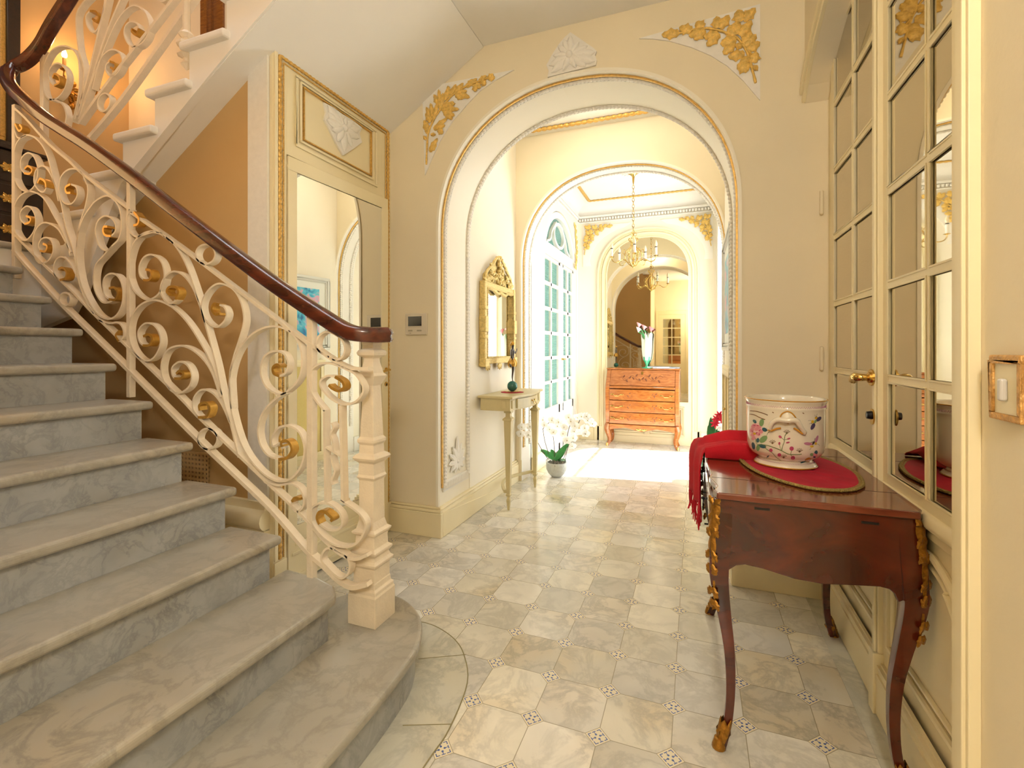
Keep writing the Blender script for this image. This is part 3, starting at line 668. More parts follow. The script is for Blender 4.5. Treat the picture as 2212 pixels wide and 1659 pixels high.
# long rails
def rail(S_pts, w=0.03, th=0.012, name='rail'):
    return strap(S_pts, name, w, th, n=4)
rail(rp(L1, [(100, 690), (180, 760), (330, 925), (460, 1035), (560, 1128), (830, 1332)])+rp(L2, [(860, 5), (1140, 200), (1659, 590)])+rp(Z3, [(520, 388), (600, 440), (720, 525), (820, 575), (880, 582), (950, 582)]))
rail(rp(L3, [(200, 560), (230, 592), (520, 890), (830, 1180), (1050, 1410)])+rp(L2, [(850, 872), (1150, 1160), (1300, 1315), (1600, 1600)])+rp(Z3, [(330, 1330), (540, 1530)])+rp(Z5, [(460, 525), (530, 590), (600, 645), (700, 680), (790, 650)]))
rail(rp(L3, [(170, 725), (300, 880), (500, 1100), (750, 1370)])+rp(L2, [(840, 1010), (1280, 1450)])+[atY(*q, PYR) for q in [(506, 1020), (590, 1101), (664, 1186)]]+rp(Z5, [(480, 740), (540, 800), (600, 850), (680, 885), (790, 860)]), th=0.016)
def bar(x0, y0, x1, y1, w=0.026, Y=PYR, name='baluster'):
    a, c = atY(x0, y0, Y), atY(x1, y1, Y); b = MB(); b.box(a.x-w/2, a.x+w/2, Y-w/2, Y+w/2, c.z, a.z); return b.build(name, IRON, rl, bevel=0.002)
bar(283, 392, 283, 858); bar(674, 680, 674, 1256, 0.028); bar(36, 228, 36, 602, 0.03)
# scrolls of the wide panel between the two balusters
G = lambda S, p: rp(S, p)
strap(G(L2, [(1545, 1560), (1490, 1330), (1450, 1200), (1400, 960), (1330, 700), (1290, 560), (1210, 330), (1130, 200), (1040, 130), (950, 130), (880, 190), (845, 300), (842, 400), (880, 500), (960, 556), (1035, 520), (1072, 420), (1055, 320), (1000, 272), (945, 285), (912, 345), (918, 405), (945, 430)]), gold=G(L2, [(940, 432), (975, 432), (995, 405), (985, 372), (955, 365)]))
strap(G(L2, [(1340, 740), (1300, 600), (1250, 475), (1185, 395), (1120, 380), (1065, 430), (1047, 500), (1075, 560), (1115, 580), (1150, 555)]), gold=G(L2, [(1145, 555), (1165, 510), (1145, 478), (1105, 478), (1090, 505), (1110, 527)]))
strap(G(L2, [(1440, 1160), (1375, 970), (1300, 825), (1210, 690), (1115, 600), (1010, 560), (920, 590), (860, 670), (845, 770), (870, 870), (935, 940), (1000, 930), (1045, 850), (1040, 770), (1000, 715), (945, 710), (905, 760), (912, 820), (940, 850)]), gold=G(L2, [(937, 848), (980, 845), (997, 805), (972, 778), (940, 790)]))
strap(G(L2, [(1430, 1180), (1375, 1020), (1310, 925), (1230, 865), (1160, 850), (1090, 880), (1055, 960), (1060, 1050), (1110, 1130), (1170, 1150), (1230, 1110), (1248, 1040), (1220, 975), (1170, 952), (1125, 985), (1122, 1030), (1140, 1060)]), gold=G(L2, [(1138, 1058), (1180, 1058), (1198, 1030), (1172, 1010), (1150, 1028)]))
strap(G(L2, [(1490, 1340), (1440, 1225), (1380, 1150), (1310, 1130), (1262, 1180), (1255, 1250), (1290, 1305)]), gold=G(L2, [(1290, 1305), (1345, 1302), (1365, 1245), (1335, 1212), (1298, 1228), (1300, 1262)]))
strap(G(L2, [(1500, 1250), (1490, 1050), (1515, 920), (1560, 780), (1580, 680), (1560, 570), (1510, 490), (1430, 455), (1370, 480), (1320, 550), (1310, 620), (1340, 690), (1400, 730), (1450, 700), (1470, 650), (1455, 605), (1425, 590)]), gold=G(L2, [(1422, 588), (1390, 585), (1378, 620), (1400, 650), (1428, 648)]))
# great C with its S scroll at right of the panel
strap(G(Z3, [(395, 1052), (400, 1090)][::-1]+[(345, 1075), (338, 1020), (375, 960), (440, 945), (510, 985), (543, 1080), (530, 1180), (480, 1260), (410, 1297), (330, 1280), (240, 1210), (150, 1080), (90, 900), (65, 740), (75, 600), (120, 470), (200, 370), (290, 320), (380, 315), (460, 355), (515, 440), (528, 550), (505, 650), (440, 720), (350, 780), (280, 860), (248, 960), (262, 1060), (310, 1130), (380, 1158)]), gold=G(Z3, [(380, 1158), (430, 1150), (463, 1105), (455, 1060), (425, 1038), (398, 1050), (402, 1078)]))
strap(G(Z3, [(430, 735), (370, 742), (295, 690), (265, 600), (285, 510), (345, 470), (410, 485), (440, 545), (425, 605), (385, 628)]), gold=G(Z3, [(385, 628), (350, 610), (345, 575), (370, 555), (392, 568)]))
strap(G(Z3, [(285, 1298), (370, 1322), (450, 1312), (508, 1340), (538, 1400), (532, 1460), (495, 1490), (462, 1462), (465, 1420)]), gold=G(Z3, [(465, 1425), (485, 1402), (520, 1408)]))
strap(G(Z3, [(620, 440), (632, 380), (675, 348), (725, 355), (780, 395), (802, 455), (785, 505), (740, 525), (690, 500), (645, 475)]), closed=True, name='ring')
strap(G(L2, [(1335+62*math.cos(a), 268+62*math.sin(a)) for a in [2*PI*k/8 for k in range(8)]]), closed=True, name='ring')
strap(G(L2, [(1348+62*math.cos(a), 1442+66*math.sin(a)) for a in [2*PI*k/8 for k in range(8)]]), closed=True, name='ring')
strap(G(L3, [(765+62*math.cos(a), 1280+72*math.sin(a)) for a in [2*PI*k/8 for k in range(8)]]), closed=True, name='ring')
strap(G(L2, [(1130, 200), (1060, 145), (1000, 128), (940, 145), (890, 155), (850, 120), (830, 55), (845, 5), (880, 0)]), gold=G(L2, [(880, 0), (910, 40), (905, 75), (878, 85)]))
# upper panel to the left post
strap(G(L3, [(1090, 1440), (990, 1280), (915, 1060), (880, 850), (850, 700), (770, 450), (720, 200), (650, -10)])+G(L1, [(320, 990), (260, 900), (190, 872), (130, 920), (107, 1030), (110, 1130), (150, 1210), (205, 1228), (250, 1180), (265, 1090), (240, 1010), (200, 985), (160, 1020), (155, 1080), (180, 1115)]), gold=G(L1, [(180, 1115), (215, 1118), (230, 1092), (205, 1070), (182, 1088)]))
strap(G(L1, [(395, 1290), (370, 1180), (330, 1095), (290, 1068), (250, 1100), (240, 1170), (268, 1220), (300, 1235), (320, 1205)]), gold=G(L1, [(320, 1205), (312, 1170), (282, 1150), (265, 1178)]))
strap(G(L1, [(470, 1640), (430, 1500), (370, 1390), (300, 1272), (220, 1230), (150, 1260), (110, 1340), (105, 1440), (140, 1520), (190, 1540), (240, 1480), (250, 1400), (225, 1340), (190, 1325), (155, 1360), (155, 1410), (182, 1438)]), gold=G(L1, [(182, 1438), (212, 1428), (220, 1402), (192, 1386)]))
strap(G(L3, [(830, 760), (760, 620), (690, 500), (600, 440), (520, 430), (450, 490), (412, 600), (412, 740), (450, 850), (510, 880), (590, 840), (633, 740), (620, 640), (570, 595), (505, 610), (470, 680), (490, 740)]), gold=G(L3, [(490, 740), (548, 748), (570, 690), (525, 662)]))
strap(G(L3, [(900, 1030), (830, 890), (765, 820), (700, 812), (652, 870), (640, 970), (672, 1040), (712, 1068)]), gold=G(L3, [(712, 1068), (775, 1045), (785, 975), (742, 930), (695, 948)]))
strap(G(L3, [(900, 700), (930, 450), (990, 260), (1020, 100), (1015, 0)])+G(L1, [(575, 1180), (535, 1100), (465, 1090), (412, 1140), (400, 1230), (430, 1300), (480, 1308), (515, 1260), (510, 1205), (475, 1185)]), gold=G(L1, [(475, 1185), (445, 1205), (450, 1238), (476, 1240)]))
strap(G(L3, [(1300, 1300), (1220, 1320), (1160, 1290), (1100, 1180), (1085, 1050), (1110, 900), (1200, 790), (1290, 690), (1370, 600), (1397, 450), (1380, 290), (1330, 190), (1240, 130), (1140, 165), (1060, 240), (960, 400), (902, 620), (905, 900), (960, 1150), (1060, 1350), (1150, 1460), (1250, 1500), (1340, 1460), (1400, 1350), (1415, 1200), (1390, 1080), (1340, 1010), (1270, 995), (1210, 1040), (1190, 1120), (1210, 1230), (1260, 1280)]), gold=G(L3, [(1260, 1280), (1330, 1285), (1360, 1210), (1320, 1152), (1262, 1160)]))
strap(G(L3, [(1290, 690), (1240, 738), (1175, 715), (1130, 640), (1108, 510), (1135, 410), (1200, 357), (1270, 367), (1325, 430), (1330, 520), (1285, 578)]), gold=G(L3, [(1285, 578), (1225, 570), (1198, 530), (1205, 478), (1245, 472)]))
strap(G(L2, [(650, 688), (720, 706), (775, 702), (808, 740), (810, 795), (782, 820)]), gold=G(L2, [(782, 820), (764, 785), (785, 757)]))
strap(G(L1, [(190, 875), (140, 890), (118, 850), (100, 770), (110, 690)]), gold=G(L1, [(120, 800), (145, 845), (165, 830), (150, 805)]))
# narrow panel next to the newel
strap(G(Z3, [(672, 850), (600, 760), (572, 680), (582, 600), (635, 553), (710, 548), (800, 580), (870, 620), (918, 700), (900, 760), (850, 800), (780, 805), (705, 765), (652, 705), (645, 660), (690, 627), (740, 633)]), gold=G(Z3, [(740, 633), (785, 662), (797, 700), (765, 722), (722, 705), (700, 685)]))
strap(G(Z3, [(668, 845), (672, 1080), (678, 1430)]), name='upright', th=0.010, n=1); strap(G(Z3, [(772, 815), (778, 1100), (785, 1420), (800, 1425)]), name='upright', th=0.012, n=1)
strap(G(Z3, [(680, 1080), (770, 1135)]), name='cross_bar', n=1)
strap(G(Z3, [(716, 925), (728, 955), (708, 1000), (722, 1040), (730, 1110)]), name='wavy_bar', n=4); strap(G(Z3, [(712, 1130), (724, 1190), (738, 1235), (718, 1290), (724, 1320)]), name='wavy_bar', n=4)
strap(G(Z5, [(600, 262), (690, 320), (755, 380), (778, 450), (745, 530), (690, 580), (620, 592), (540, 570), (460, 510), (400, 430), (385, 350), (410, 300), (470, 280), (540, 300), (600, 360), (612, 430), (575, 470), (510, 468), (452, 430)]), gold=G(Z5, [(452, 430), (435, 385), (450, 345), (485, 340), (520, 365), (545, 392), (532, 407)]))
strap(G(Z5, [(472, 640), (505, 603), (560, 612), (630, 650), (665, 710), (655, 780), (610, 815), (560, 790), (500, 730), (465, 685)]), closed=True, name='ring')
# upper flight ironwork (plane behind the first)
UY = 1.63
def G5(p): return rp(L5, p, UY)
ur = rl
def us(p, **k): return strap(G5(p), Y=UY, parent=ur, **k)
us([(1680, -420), (1400, 0), (1000, 510), (850, 705), (650, 985)], name='rail', th=0.018, n=2); us([(1830, -420), (1550, 0), (1100, 640), (900, 900), (700, 1130)], name='rail', th=0.022, n=2)
b = MB(); a, c = atY(96, 112, UY), atY(96, 300, UY); b.box(a.x-.018, a.x+.018, UY-.014, UY+.014, c.z, a.z); b.build('baluster', IRON, ur, bevel=0.002)
us([(780, -60), (690, 30), (640, 110), (632, 200), (650, 400), (690, 560), (680, 750), (620, 960)], th=0.012)
us([(890, -80), (860, 60), (800, 300), (740, 560), (690, 740), (640, 930)], th=0.014); us([(1030, -90), (960, 60), (870, 280), (790, 520), (740, 690), (650, 960)], th=0.014)
us([(760, 720), (800, 560), (860, 390), (950, 190), (1040, 80), (1115, 60), (1180, 120), (1210, 220), (1190, 310), (1130, 372), (1060, 375), (1015, 300), (1020, 225), (1062, 187), (1110, 197), (1130, 240)], gold=G5([(1130, 240), (1110, 292), (1075, 265), (1080, 240)]))
us([(700, 830), (760, 650), (820, 490), (880, 420), (935, 408), (980, 440), (998, 510), (960, 590), (910, 618), (870, 580), (868, 530), (900, 502)], gold=G5([(900, 502), (942, 520), (935, 565), (905, 548)]))
us([(600, 980), (650, 760), (655, 560), (640, 460), (590, 395), (510, 378), (430, 420), (380, 520), (365, 640), (380, 750), (420, 800), (480, 790), (535, 725), (560, 630), (540, 555), (490, 515), (440, 535), (412, 590), (418, 650), (458, 692)], gold=G5([(458, 692), (500, 668), (495, 622), (462, 600), (445, 632)]))
us([(420, 800), (480, 812), (530, 850), (552, 930), (540, 1010)], th=0.01)
us([(862, -20), (850, 70), (825, 180), (790, 258), (750, 262), (715, 205), (710, 140), (742, 102)], gold=G5([(742, 102), (790, 108), (812, 150), (790, 186), (762, 162)]))
us([(850+50*math.cos(a)+10*math.sin(a), 825-72*math.sin(a)) for a in [2*PI*k/8 for k in range(8)]], closed=True, name='ring')
us([(1270, -30), (1300, 20), (1350, 10), (1400, -60)], th=0.01)
c = atY(403, 60, UY-0.02)
b = MB(); zt = lambda y: atY(403, y, UY-0.02).z
pr_ = [(.002, 152), (.012, 146), (.022, 140), (.012, 134), (.014, 128), (.034, 122), (.02, 114), (.018, 108), (.036, 100), (.034, 94), (.018, 90), (.017, 84), (.030, 77), (.022, 72), (.014, 68), (.014, 10), (.018, -20), (.018, -260)]
b.lathe([(r*1.2, zt(y)) for r, y in pr_], (c.x, c.y, 0), 8, rot=PI/8); b.build('baluster', IRON, ur)

# ------------------------------------------------------------------ closet: casing, mirrored door
cs = MB().use(CREAM); X = -1.93
cs.box(X, X+.022, 1.750, 1.835, 0.0, 2.66).box(X, X+.022, 2.615, 2.699, 0.0, 2.62).box(X, X+.0215, 1.835, 2.6985, 2.175, 2.70)
cs.box(X+.022, X+.034, 1.753, 1.772, 0.17, 2.66).box(X+.0225, X+.034, 1.755, 2.698, 2.661, 2.699).box(X+.022, X+.030, 2.68, 2.6985, 0.19, 2.66).box(X+.022, X+.045, 2.62, 2.698, 0.001, .19).box(X+.022, X+.030, 1.754, 1.83, 0.001, .16)
struct(cs.build('door_frame', bevel=0.002)).name = 'trim_7'
g = MB().use(GOLDL)
beaded(g, [(X+.028, 1.787, .17), (X+.028, 1.787, 2.642), (X+.028, 2.672, 2.642), (X+.028, 2.672, .19)], .013, .009, .026, (1, 0, 0))
beaded(g, [(X+.026, 1.812, .17), (X+.026, 1.812, 2.617), (X+.026, 2.648, 2.617), (X+.026, 2.648, .19)], .004, .004, .009, (1, 0, 0))
beaded(g, [(X+.036, 1.757, 2.672), (X+.036, 2.699, 2.672)], .016, .012, .03, (1, 0, 0))
struct(g.build('trim_8', smooth=True, auto=80))
p = MB().use(CREAM)
def frame_rect(b, x, ya, yb, za, zb, w, t):
    b.box(x, x+t, ya, yb, za, za+w).box(x, x+t, ya, yb, zb-w, zb).box(x, x+t, ya, ya+w, za+w, zb-w).box(x, x+t, yb-w, yb, za+w, zb-w)
frame_rect(p, X+.022, 1.89, 2.56, 2.235, 2.60, .014, .010); frame_rect(p, X+.022, 1.915, 2.515, 2.265, 2.58, .010, .014)
struct(p.build('trim_9', bevel=0.003))
p = MB().use(GOLDL); frame_rect(p, X+.022, 1.935, 2.495, 2.285, 2.562, .006, .014); struct(p.build('trim_10'))
KQ = (480, 60, 2.9625)
PQ = lambda x, y: atX(KQ[0]+x/KQ[2], KQ[1]+y/KQ[2], X+.022)
palmette('rosette_ornament', 'white plaster flower on an inverted triangular block above the mirrored closet door', PQ, (1, 0, 0), (765, 645),
         [(640, 480), (700, 510), (760, 555), (820, 590), (885, 640), (870, 680), (885, 735), (825, 780), (765, 818), (720, 740), (680, 660), (645, 590), (655, 545)],
         [(660, 500), (720, 535), (780, 575), (830, 605), (870, 650), (865, 710), (820, 765), (770, 800), (725, 730), (690, 660), (655, 590), (660, 545)])
dr = struct(bpy.data.objects.new('door_1', None), 'cream closet door under the stairs with a tall mirror'); COL.objects.link(dr); dr.location = (X+.004, 1.840, 0)
b = MB().use(CREAM); x = X+.004
b.box(x, x+.026, 1.840, 2.612, .012, .30).box(x, x+.026, 1.840, 2.612, 2.10, 2.168).box(x, x+.026, 1.840, 1.893, .30, 2.10).box(x, x+.026, 2.553, 2.612, .30, 2.10)
b.box(x+.026, x+.034, 1.86, 2.59, .04, .055).box(x+.026, x+.032, 1.86, 2.59, .155, .17).box(x+.026, x+.032, 1.88, 2.57, .20, .215)
b.build('door_leaf', None, dr, bevel=0.002)
b = MB(); b.box(x+.002, x+.020, 1.893, 2.553, .30, 2.10); b.build('door_mirror', MIRROR, dr)
def lever(b, o, n, along, s=1.0, end_down=0.01):
    """lever handle: rose at o, stem along n, lever along 'along'"""
    o, n, al = Vector(o), Vector(n), Vector(along)
    b.cyl(o, o+n*.006, .020*s, 16); b.cyl(o+n*.004, o+n*.012, .013*s, 14)
    P = catmull([o+n*.01, o+n*.030, o+n*.040+al*.012, o+n*.042+al*.04, o+n*.040+al*.07+Vector((0, 0, -end_down*.4)), o+n*.038+al*.10+Vector((0, 0, -end_down))], 5)
    b.tube(P, .0075*s, 10, mod=lambda i, L: 1.0+0.45*math.sin(min(1, L/.13)*PI)+(.3 if L > .09 else 0))
h = MB(); lever(h, (x+.026, 2.590, 1.068), (1, 0, 0), (0, -0.72, 0), .7); h.build('door_handle', BRASS, dr, smooth=True)
h = MB().use(BRASS); h.lathe([(.001, 0), (.016, 0), (.014, .004), (.001, .005)], (x+.026, 2.592, .975), 16, axis='x'); h.use(BLACK); h.box(x+.030, x+.033, 2.589, 2.595, .965, .980); h.build('keyhole_plate', None, dr, smooth=True)
b = MB().use(M('dark_gap', '#3A2A14', .9)); b.box(X+.001, X+.006, 1.8355, 1.8395, .012, 2.172).box(X+.001, X+.012, 1.836, 2.614, .001, .011); b.build('door_gap', None, dr)
dr.rotation_euler.z = math.radians(-3.2)

# ------------------------------------------------------------------ glazed double doors, right wall
dd = struct(bpy.data.objects.new('door_2', None), 'cream double doors with mirrored panes on the right wall'); COL.objects.link(dd); dd.location = (0.6, 1.92, 0)
def glazed_leaf(ya, yb, x0, mir, nm):
    b = MB().use(CREAM); st_, mu = .055, .011; x1 = x0+.04
    top = 2.62
    b.box(x0, x1, ya, ya+st_, .0, top).box(x0, x1, yb-st_, yb, .0, top).box(x0, x1, ya+st_, yb-st_, .70, .785)
    b.box(x0+.012, x1, ya+st_, yb-st_, .15, .70)
    rows = [.805, 1.105, 1.405, 1.705, 2.005, 2.305, 2.60]; ym = (ya+yb)/2
    b.box(x0+.001, x1, ym-mu, ym+mu, .785, top)
    for z in rows[1:]: b.box(x0+.0012, x1, ya+st_, yb-st_, z-mu, z+mu)
    b.box(x0, x1, ya+st_, yb-st_, .785, .80)
    # raised mouldings round every pane
    for (u, v) in ((ya+st_, ym-mu), (ym+mu, yb-st_)):
        for z0, z1 in zip(rows, rows[1:]): 
            zz0 = z0+mu if z0 > .81 else z0-.005; zz1 = z1-mu
            frame_rect(b, x0-.002, u-.003, v+.003, zz0-.003, zz1+.003, .006, .005)
    leaf = b.build(nm, None, dd, bevel=0.0015)
    g = MB()
    for (u, v) in ((ya+st_, ym-mu), (ym+mu, yb-st_)):
        for z0, z1 in zip(rows, rows[1:]): g.box(x0+.006, x0+.010, u, v, (z0+mu if z0 > .81 else z0-.005), z1-mu)
    g.build('mirror_panes', mir, leaf)
    # plinth and bolection mouldings
    m = MB().use(CREAM)
    m.box(x0-.022, x0, ya+.01, yb-.01, 0.005, .135).box(x0-.016, x0, ya+.015, yb-.015, .135, .150).box(x0-.010, x0, ya+.02, yb-.02, .150, .172).box(x0-.02, x0, ya+.012, yb-.012, .156, .164)
    m.sweep([(x0-.002, ya+.02, .748), (x0-.002, yb-.02, .748)], [(.018*math.cos(a), .022*math.sin(a)) for a in [2*PI*k/10 for k in range(10)]])
    w_ = yb-ya; pts = [(ya+.05, .24), (ya+.05, .50), (ya+.09, .545), (ya+.15, .56), (ya+.22, .62), (ya+w_/2, .655), (yb-.22, .62), (yb-.15, .56), (yb-.09, .545), (yb-.05, .50), (yb-.05, .24)]
    P = [Vector((x0-.002+.006, y, z)) for y, z in pts]
    C_ = [P[0]]+catmull(P[1:10], 5)+[P[-1], P[0]]
    m.sweep(C_, [(.010*math.cos(a), .010*math.sin(a)) for a in [2*PI*k/8 for k in range(8)]], (1, 0, 0))
    C2 = [Vector((x0+.006, q.y+(.03 if q.y < (ya+yb)/2 else -.03)*(1 if abs(q.y-(ya+yb)/2) > .1 else 0), q.z-.03 if q.z > .3 else q.z+.03)) for q in C_]
    m.sweep(C2, [(.006*math.cos(a), .008*math.sin(a)) for a in [2*PI*k/8 for k in range(8)]], (1, 0, 0))
    m.build('moulding', None, leaf, smooth=True)
    return leaf
glazed_leaf(1.245, 1.915, 0.575, MIRRORD, 'door_leaf'); glazed_leaf(1.925, 2.595, 0.585, MIRRORD, 'door_leaf')
b = MB().use(CREAM); b.box(.560, .60, 1.902, 1.936, .15, 2.62).box(.552, .56, 1.908, 1.930, .15, 2.62).box(.545, .60, 1.895, 1.942, 0, .20).box(.60, .64, 2.595, 2.70, 0, 2.62).box(.575, .64, 1.222, 1.245, 0, 2.62); b.build('centre_cover_strip', None, dd, bevel=.003)
h = MB(); lever(h, (.552, 1.925, 1.105), (-1, 0, 0), (0.0, .62, 0), 1.4, .012); h.build('door_handle', BRASS, dd, smooth=True)
h = MB().use(BRASS); h.lathe([(.001, -.006), (.020, -.005), (.019, 0), (.001, 0)], (.552, 1.917, .975), 20, axis='x', sy=1.35); h.use(BLACK); h.lathe([(.001, -.020), (.009, -.019), (.011, -.005), (.001, 0)], (.552, 1.917, .98), 12, axis='x', sy=1.3); h.build('lock_cylinder', None, dd, smooth=True)
for z in (1.905, 1.155, .5):
    h = MB(); h.tube([(0.567, 2.682, z-.05), (0.567, 2.682, z+.05)], .0085, 10); h.sphere((0.567, 2.682, z+.05), .009, 8).sphere((0.567, 2.682, z-.05), .009, 8); h.build('hinge', WALL, dd, smooth=True)
# light switch
sw = thing('light_switch', 'gilt-framed light switch plate on the right wall beside the glazed doors', 'light switch', (.5, 1.053, 1.13))
b = MB().use(M('gilt_switch_frame', '#C99A58', .4, .3, .25, 90, .4, 160)); frame_rect(b, .486, 1.008, 1.098, 1.078, 1.190, .012, .014); b.build('frame', None, sw, bevel=.003)
b = MB(); b.box(.490, .50, 1.02, 1.086, 1.09, 1.178); b.build('plate', CREAM, sw)
b = MB(); b.box(.479, .490, 1.047, 1.059, 1.112, 1.150); b.build('rocker', M('rocker_grey', '#C8C4BE', .3), sw, bevel=.004, seg=3)
# intercom on the pier
ic = thing('intercom', 'white video intercom panel with a dark screen on the pier left of the arch', 'intercom', (-1.695, 2.70, 1.29))
b = MB(); b.box(-1.776, -1.614, 2.682, 2.70, 1.292, 1.432); b.build('case', PLAST, ic, bevel=.004)
b = MB(); b.box(-1.752, -1.652, 2.679, 2.682, 1.350, 1.412); b.build('screen', BLACK, ic)
b = MB().use(M('button_grey', '#A89F88', .5)); b.box(-1.752, -1.720, 2.680, 2.682, 1.315, 1.324).box(-1.686, -1.652, 2.680, 2.682, 1.315, 1.324)
for i in range(14): b.box(-1.752+i*.0073, -1.748+i*.0073, 2.680, 2.682, 1.343, 1.346)
for i in range(5): b.box(-1.745+i*.004, -1.743+i*.004, 2.680, 2.682, 1.300+abs(i-2)*.002, 1.306)
b.build('buttons', None, ic)

# ================================================================== far room fittings
# ceiling mouldings: gold rectangle, coving and egg-and-dart cornice
b = MB().use(GOLDL)
beaded(b, [(-1.27, 4.62, 3.092), (-1.27, 6.08, 3.092), (0.07, 6.08, 3.092), (0.07, 4.62, 3.092), (-1.27, 4.62, 3.092)], .022, .012, .05, (0, 0, 1))
beaded(b, [(-1.40, 3.98, 3.108), (0.10, 3.98, 3.108)], .026, .016, .05, (0, 0, 1))
struct(b.build('trim_11', smooth=True, auto=80))
def cove(b, path, z0, z1, r):
    prof = [(0, z0-z1)]+[(r*(1-math.cos(a)), (z0-z1)*(1-math.sin(a))) for a in [PI/2*k/8 for k in range(9)]]+[(0, 0)]
    b.sweep(path, prof, (0, 0, 1), cap=True)
b = MB().use(WHITE)
# coving along the far, left and right walls
for (p, q, nx, ny) in (((-1.47, 6.32), (0.24, 6.32), 0, -1), ((-1.47, 4.36), (-1.47, 6.32), 1, 0), ((0.24, 4.36), (0.24, 6.32), -1, 0)):
    P = []
    for k in range(9):
        a = PI/2*k/8; d, z = 0.13*(1-math.cos(a)), 2.955+0.145*math.sin(a); P.append((d, z))
    def cv(u, v, p=p, q=q, nx=nx, ny=ny, P=P):
        k = min(7, int(v*8)); f = v*8-k; d = P[k][0]*(1-f)+P[k+1][0]*f; z = P[k][1]*(1-f)+P[k+1][1]*f
        return (p[0]+(q[0]-p[0])*u+nx*d, p[1]+(q[1]-p[1])*u+ny*d, z)
    b.grid(cv, 1, 8)
struct(b.build('trim_12', smooth=True))
b = MB().use(WHITE)
for (x0, x1, y0, y1) in ((-1.47, 0.24, 6.285, 6.32), (-1.47, -1.435, 4.36, 6.30), (0.205, 0.24, 4.36, 6.30)):
    b.box(x0, x1, y0, y1, 2.935, 2.96)
    b.box(x0 if x0 < -1 or x1-x0 > 1 else x0+.012, x1 if x1 > 0.2 or x1-x0 > 1 else x1-.012, y0+(.012 if y1 > 6.31 else 0), y1, 2.875, 2.885)
for k in range(46): b.lathe([(.001, -.018), (.013, -.010), (.015, .012), (.001, .018)], (-1.44+k*.0362, 6.300, 2.912), 6)
for k in range(50): b.lathe([(.001, -.018), (.013, -.010), (.015, .012), (.001, .018)], (-1.452, 4.45+k*.0362, 2.912), 6)
struct(b.build('trim_13', smooth=True))
# arched mirror on the far wall with its moulded frame
mf = thing('wall_mirror', 'tall arched wall mirror in a moulded cream frame behind the wooden bureau', 'mirror', (-.58, 6.32, 0))
b = MB().use(CREAM)
for grow, w_, d_ in ((.115, .022, .030), (.085, .014, .022), (.055, .018, .034), (.025, .010, .018), (.004, .010, .028)):
    b.sweep([(x, 6.32-d_/2, z) for x, z in arch_pts(*A3, 0.0 if grow > .05 else .54, 40, grow)], [(-w_/2, -d_/2), (w_/2, -d_/2), (w_/2, d_/2), (-w_/2, d_/2)], (0, 1, 0))
b.prism([(x, z) for x, z in arch_pts(*A3, 0.0, 40, .125)], 6.306, 6.319, 'y')
b.build('frame', None, mf, smooth=True)
b = MB(); b.prism([(x, z) for x, z in arch_pts(*A3, .54, 40, 0)], 6.300, 6.306, 'y'); b.build('glass', MIRRORD, mf)
b = MB().use(CREAM)
for x0, x1 in ((-1.03, -.61), (-.55, -.13)):
    for g_, d_ in ((0, .016), (.025, .022), (.05, .014)):
        b.box(x0+g_, x1-g_, 6.306-d_, 6.306, .12+g_, .13+g_).box(x0+g_, x1-g_, 6.306-d_, 6.306, .47-g_, .48-g_).box(x0+g_, x0+g_+.01, 6.306-d_, 6.306, .12+g_, .48-g_).box(x1-g_-.01, x1-g_, 6.306-d_, 6.306, .12+g_, .48-g_)
b.box(-1.25, -1.12, 6.29, 6.32, 0, .19).box(-.04, .06, 6.29, 6.32, 0, .19).box(-1.12, -.04, 6.296, 6.306, 0, .09).build('lower_panels', None, mf, bevel=.003)
# far wall corner ornaments
def far_corner(side, label):
    y = 6.32; cx = -.60; cr = (.80, 2.84); tip, low = .18, 2.30
    t = thing('spandrel_ornament', label, 'ornament', (cx+side*.75, y, low))
    b = MB().use(WHITE); pts = [(cx+side*cr[0], low), (cx+side*cr[0], cr[1]), (cx+side*tip, cr[1]-.01)]
    for k in range(1, 10):
        a = k/10*PI/2; pts.append((cx+side*(tip+(cr[0]-.08-tip)*math.sin(a)), low+(cr[1]-.06-low)*math.cos(a)))
    pts.append((cx+side*(cr[0]-.10), low)); b.prism(pts, y-.007, y, 'y'); b.build('plaster_panel', None, t)
    b = MB().use(GOLDP)
    def P(u, v):   # same oak branch, mirrored and reduced
        w0 = atY(1370+u/7.213, v/7.213, 2.70); rx = (w0.x-A1[0])/.975; rz = (w0.z-2.91)/.50
        return Vector((cx+side*rx*.80, y-.012, cr[1]-.005+rz*.52))
    leafspray(b, stemR, leafR, P, (0, -1, 0), .048, .014, .006); b.build('gilded_branch', None, t, smooth=True, auto=60)
far_corner(-1, 'gilded leaf spray on the white corner panel left of the far wall mirror top')
far_corner(1, 'gilded leaf spray on the white corner panel right of the far wall mirror top')
b = MB().use(GOLDP)
for k in range(9):
    z = 2.82-k*.065; y = 6.12+.09*math.sin(k*.35); petal(b, (-1.463, y, z-.05), (-1.462, y+(.05 if k % 2 else -.05), z+.02), .04, (1, 0, 0), .012, 6, .2); petal(b, (-1.463, y, z-.05), (-1.462, y+(-.02 if k % 2 else .03), z-.0), .03, (1, 0, 0), .012, 6, .2)
b.tube([(-1.462, 6.14, 2.82), (-1.462, 6.20, 2.5), (-1.462, 6.18, 2.24)], .006, 6)
tag(b.build('gilded_branch', smooth=True, auto=60), 'gilded leaf spray in the corner beside the teal-glazed arched window', 'ornament')

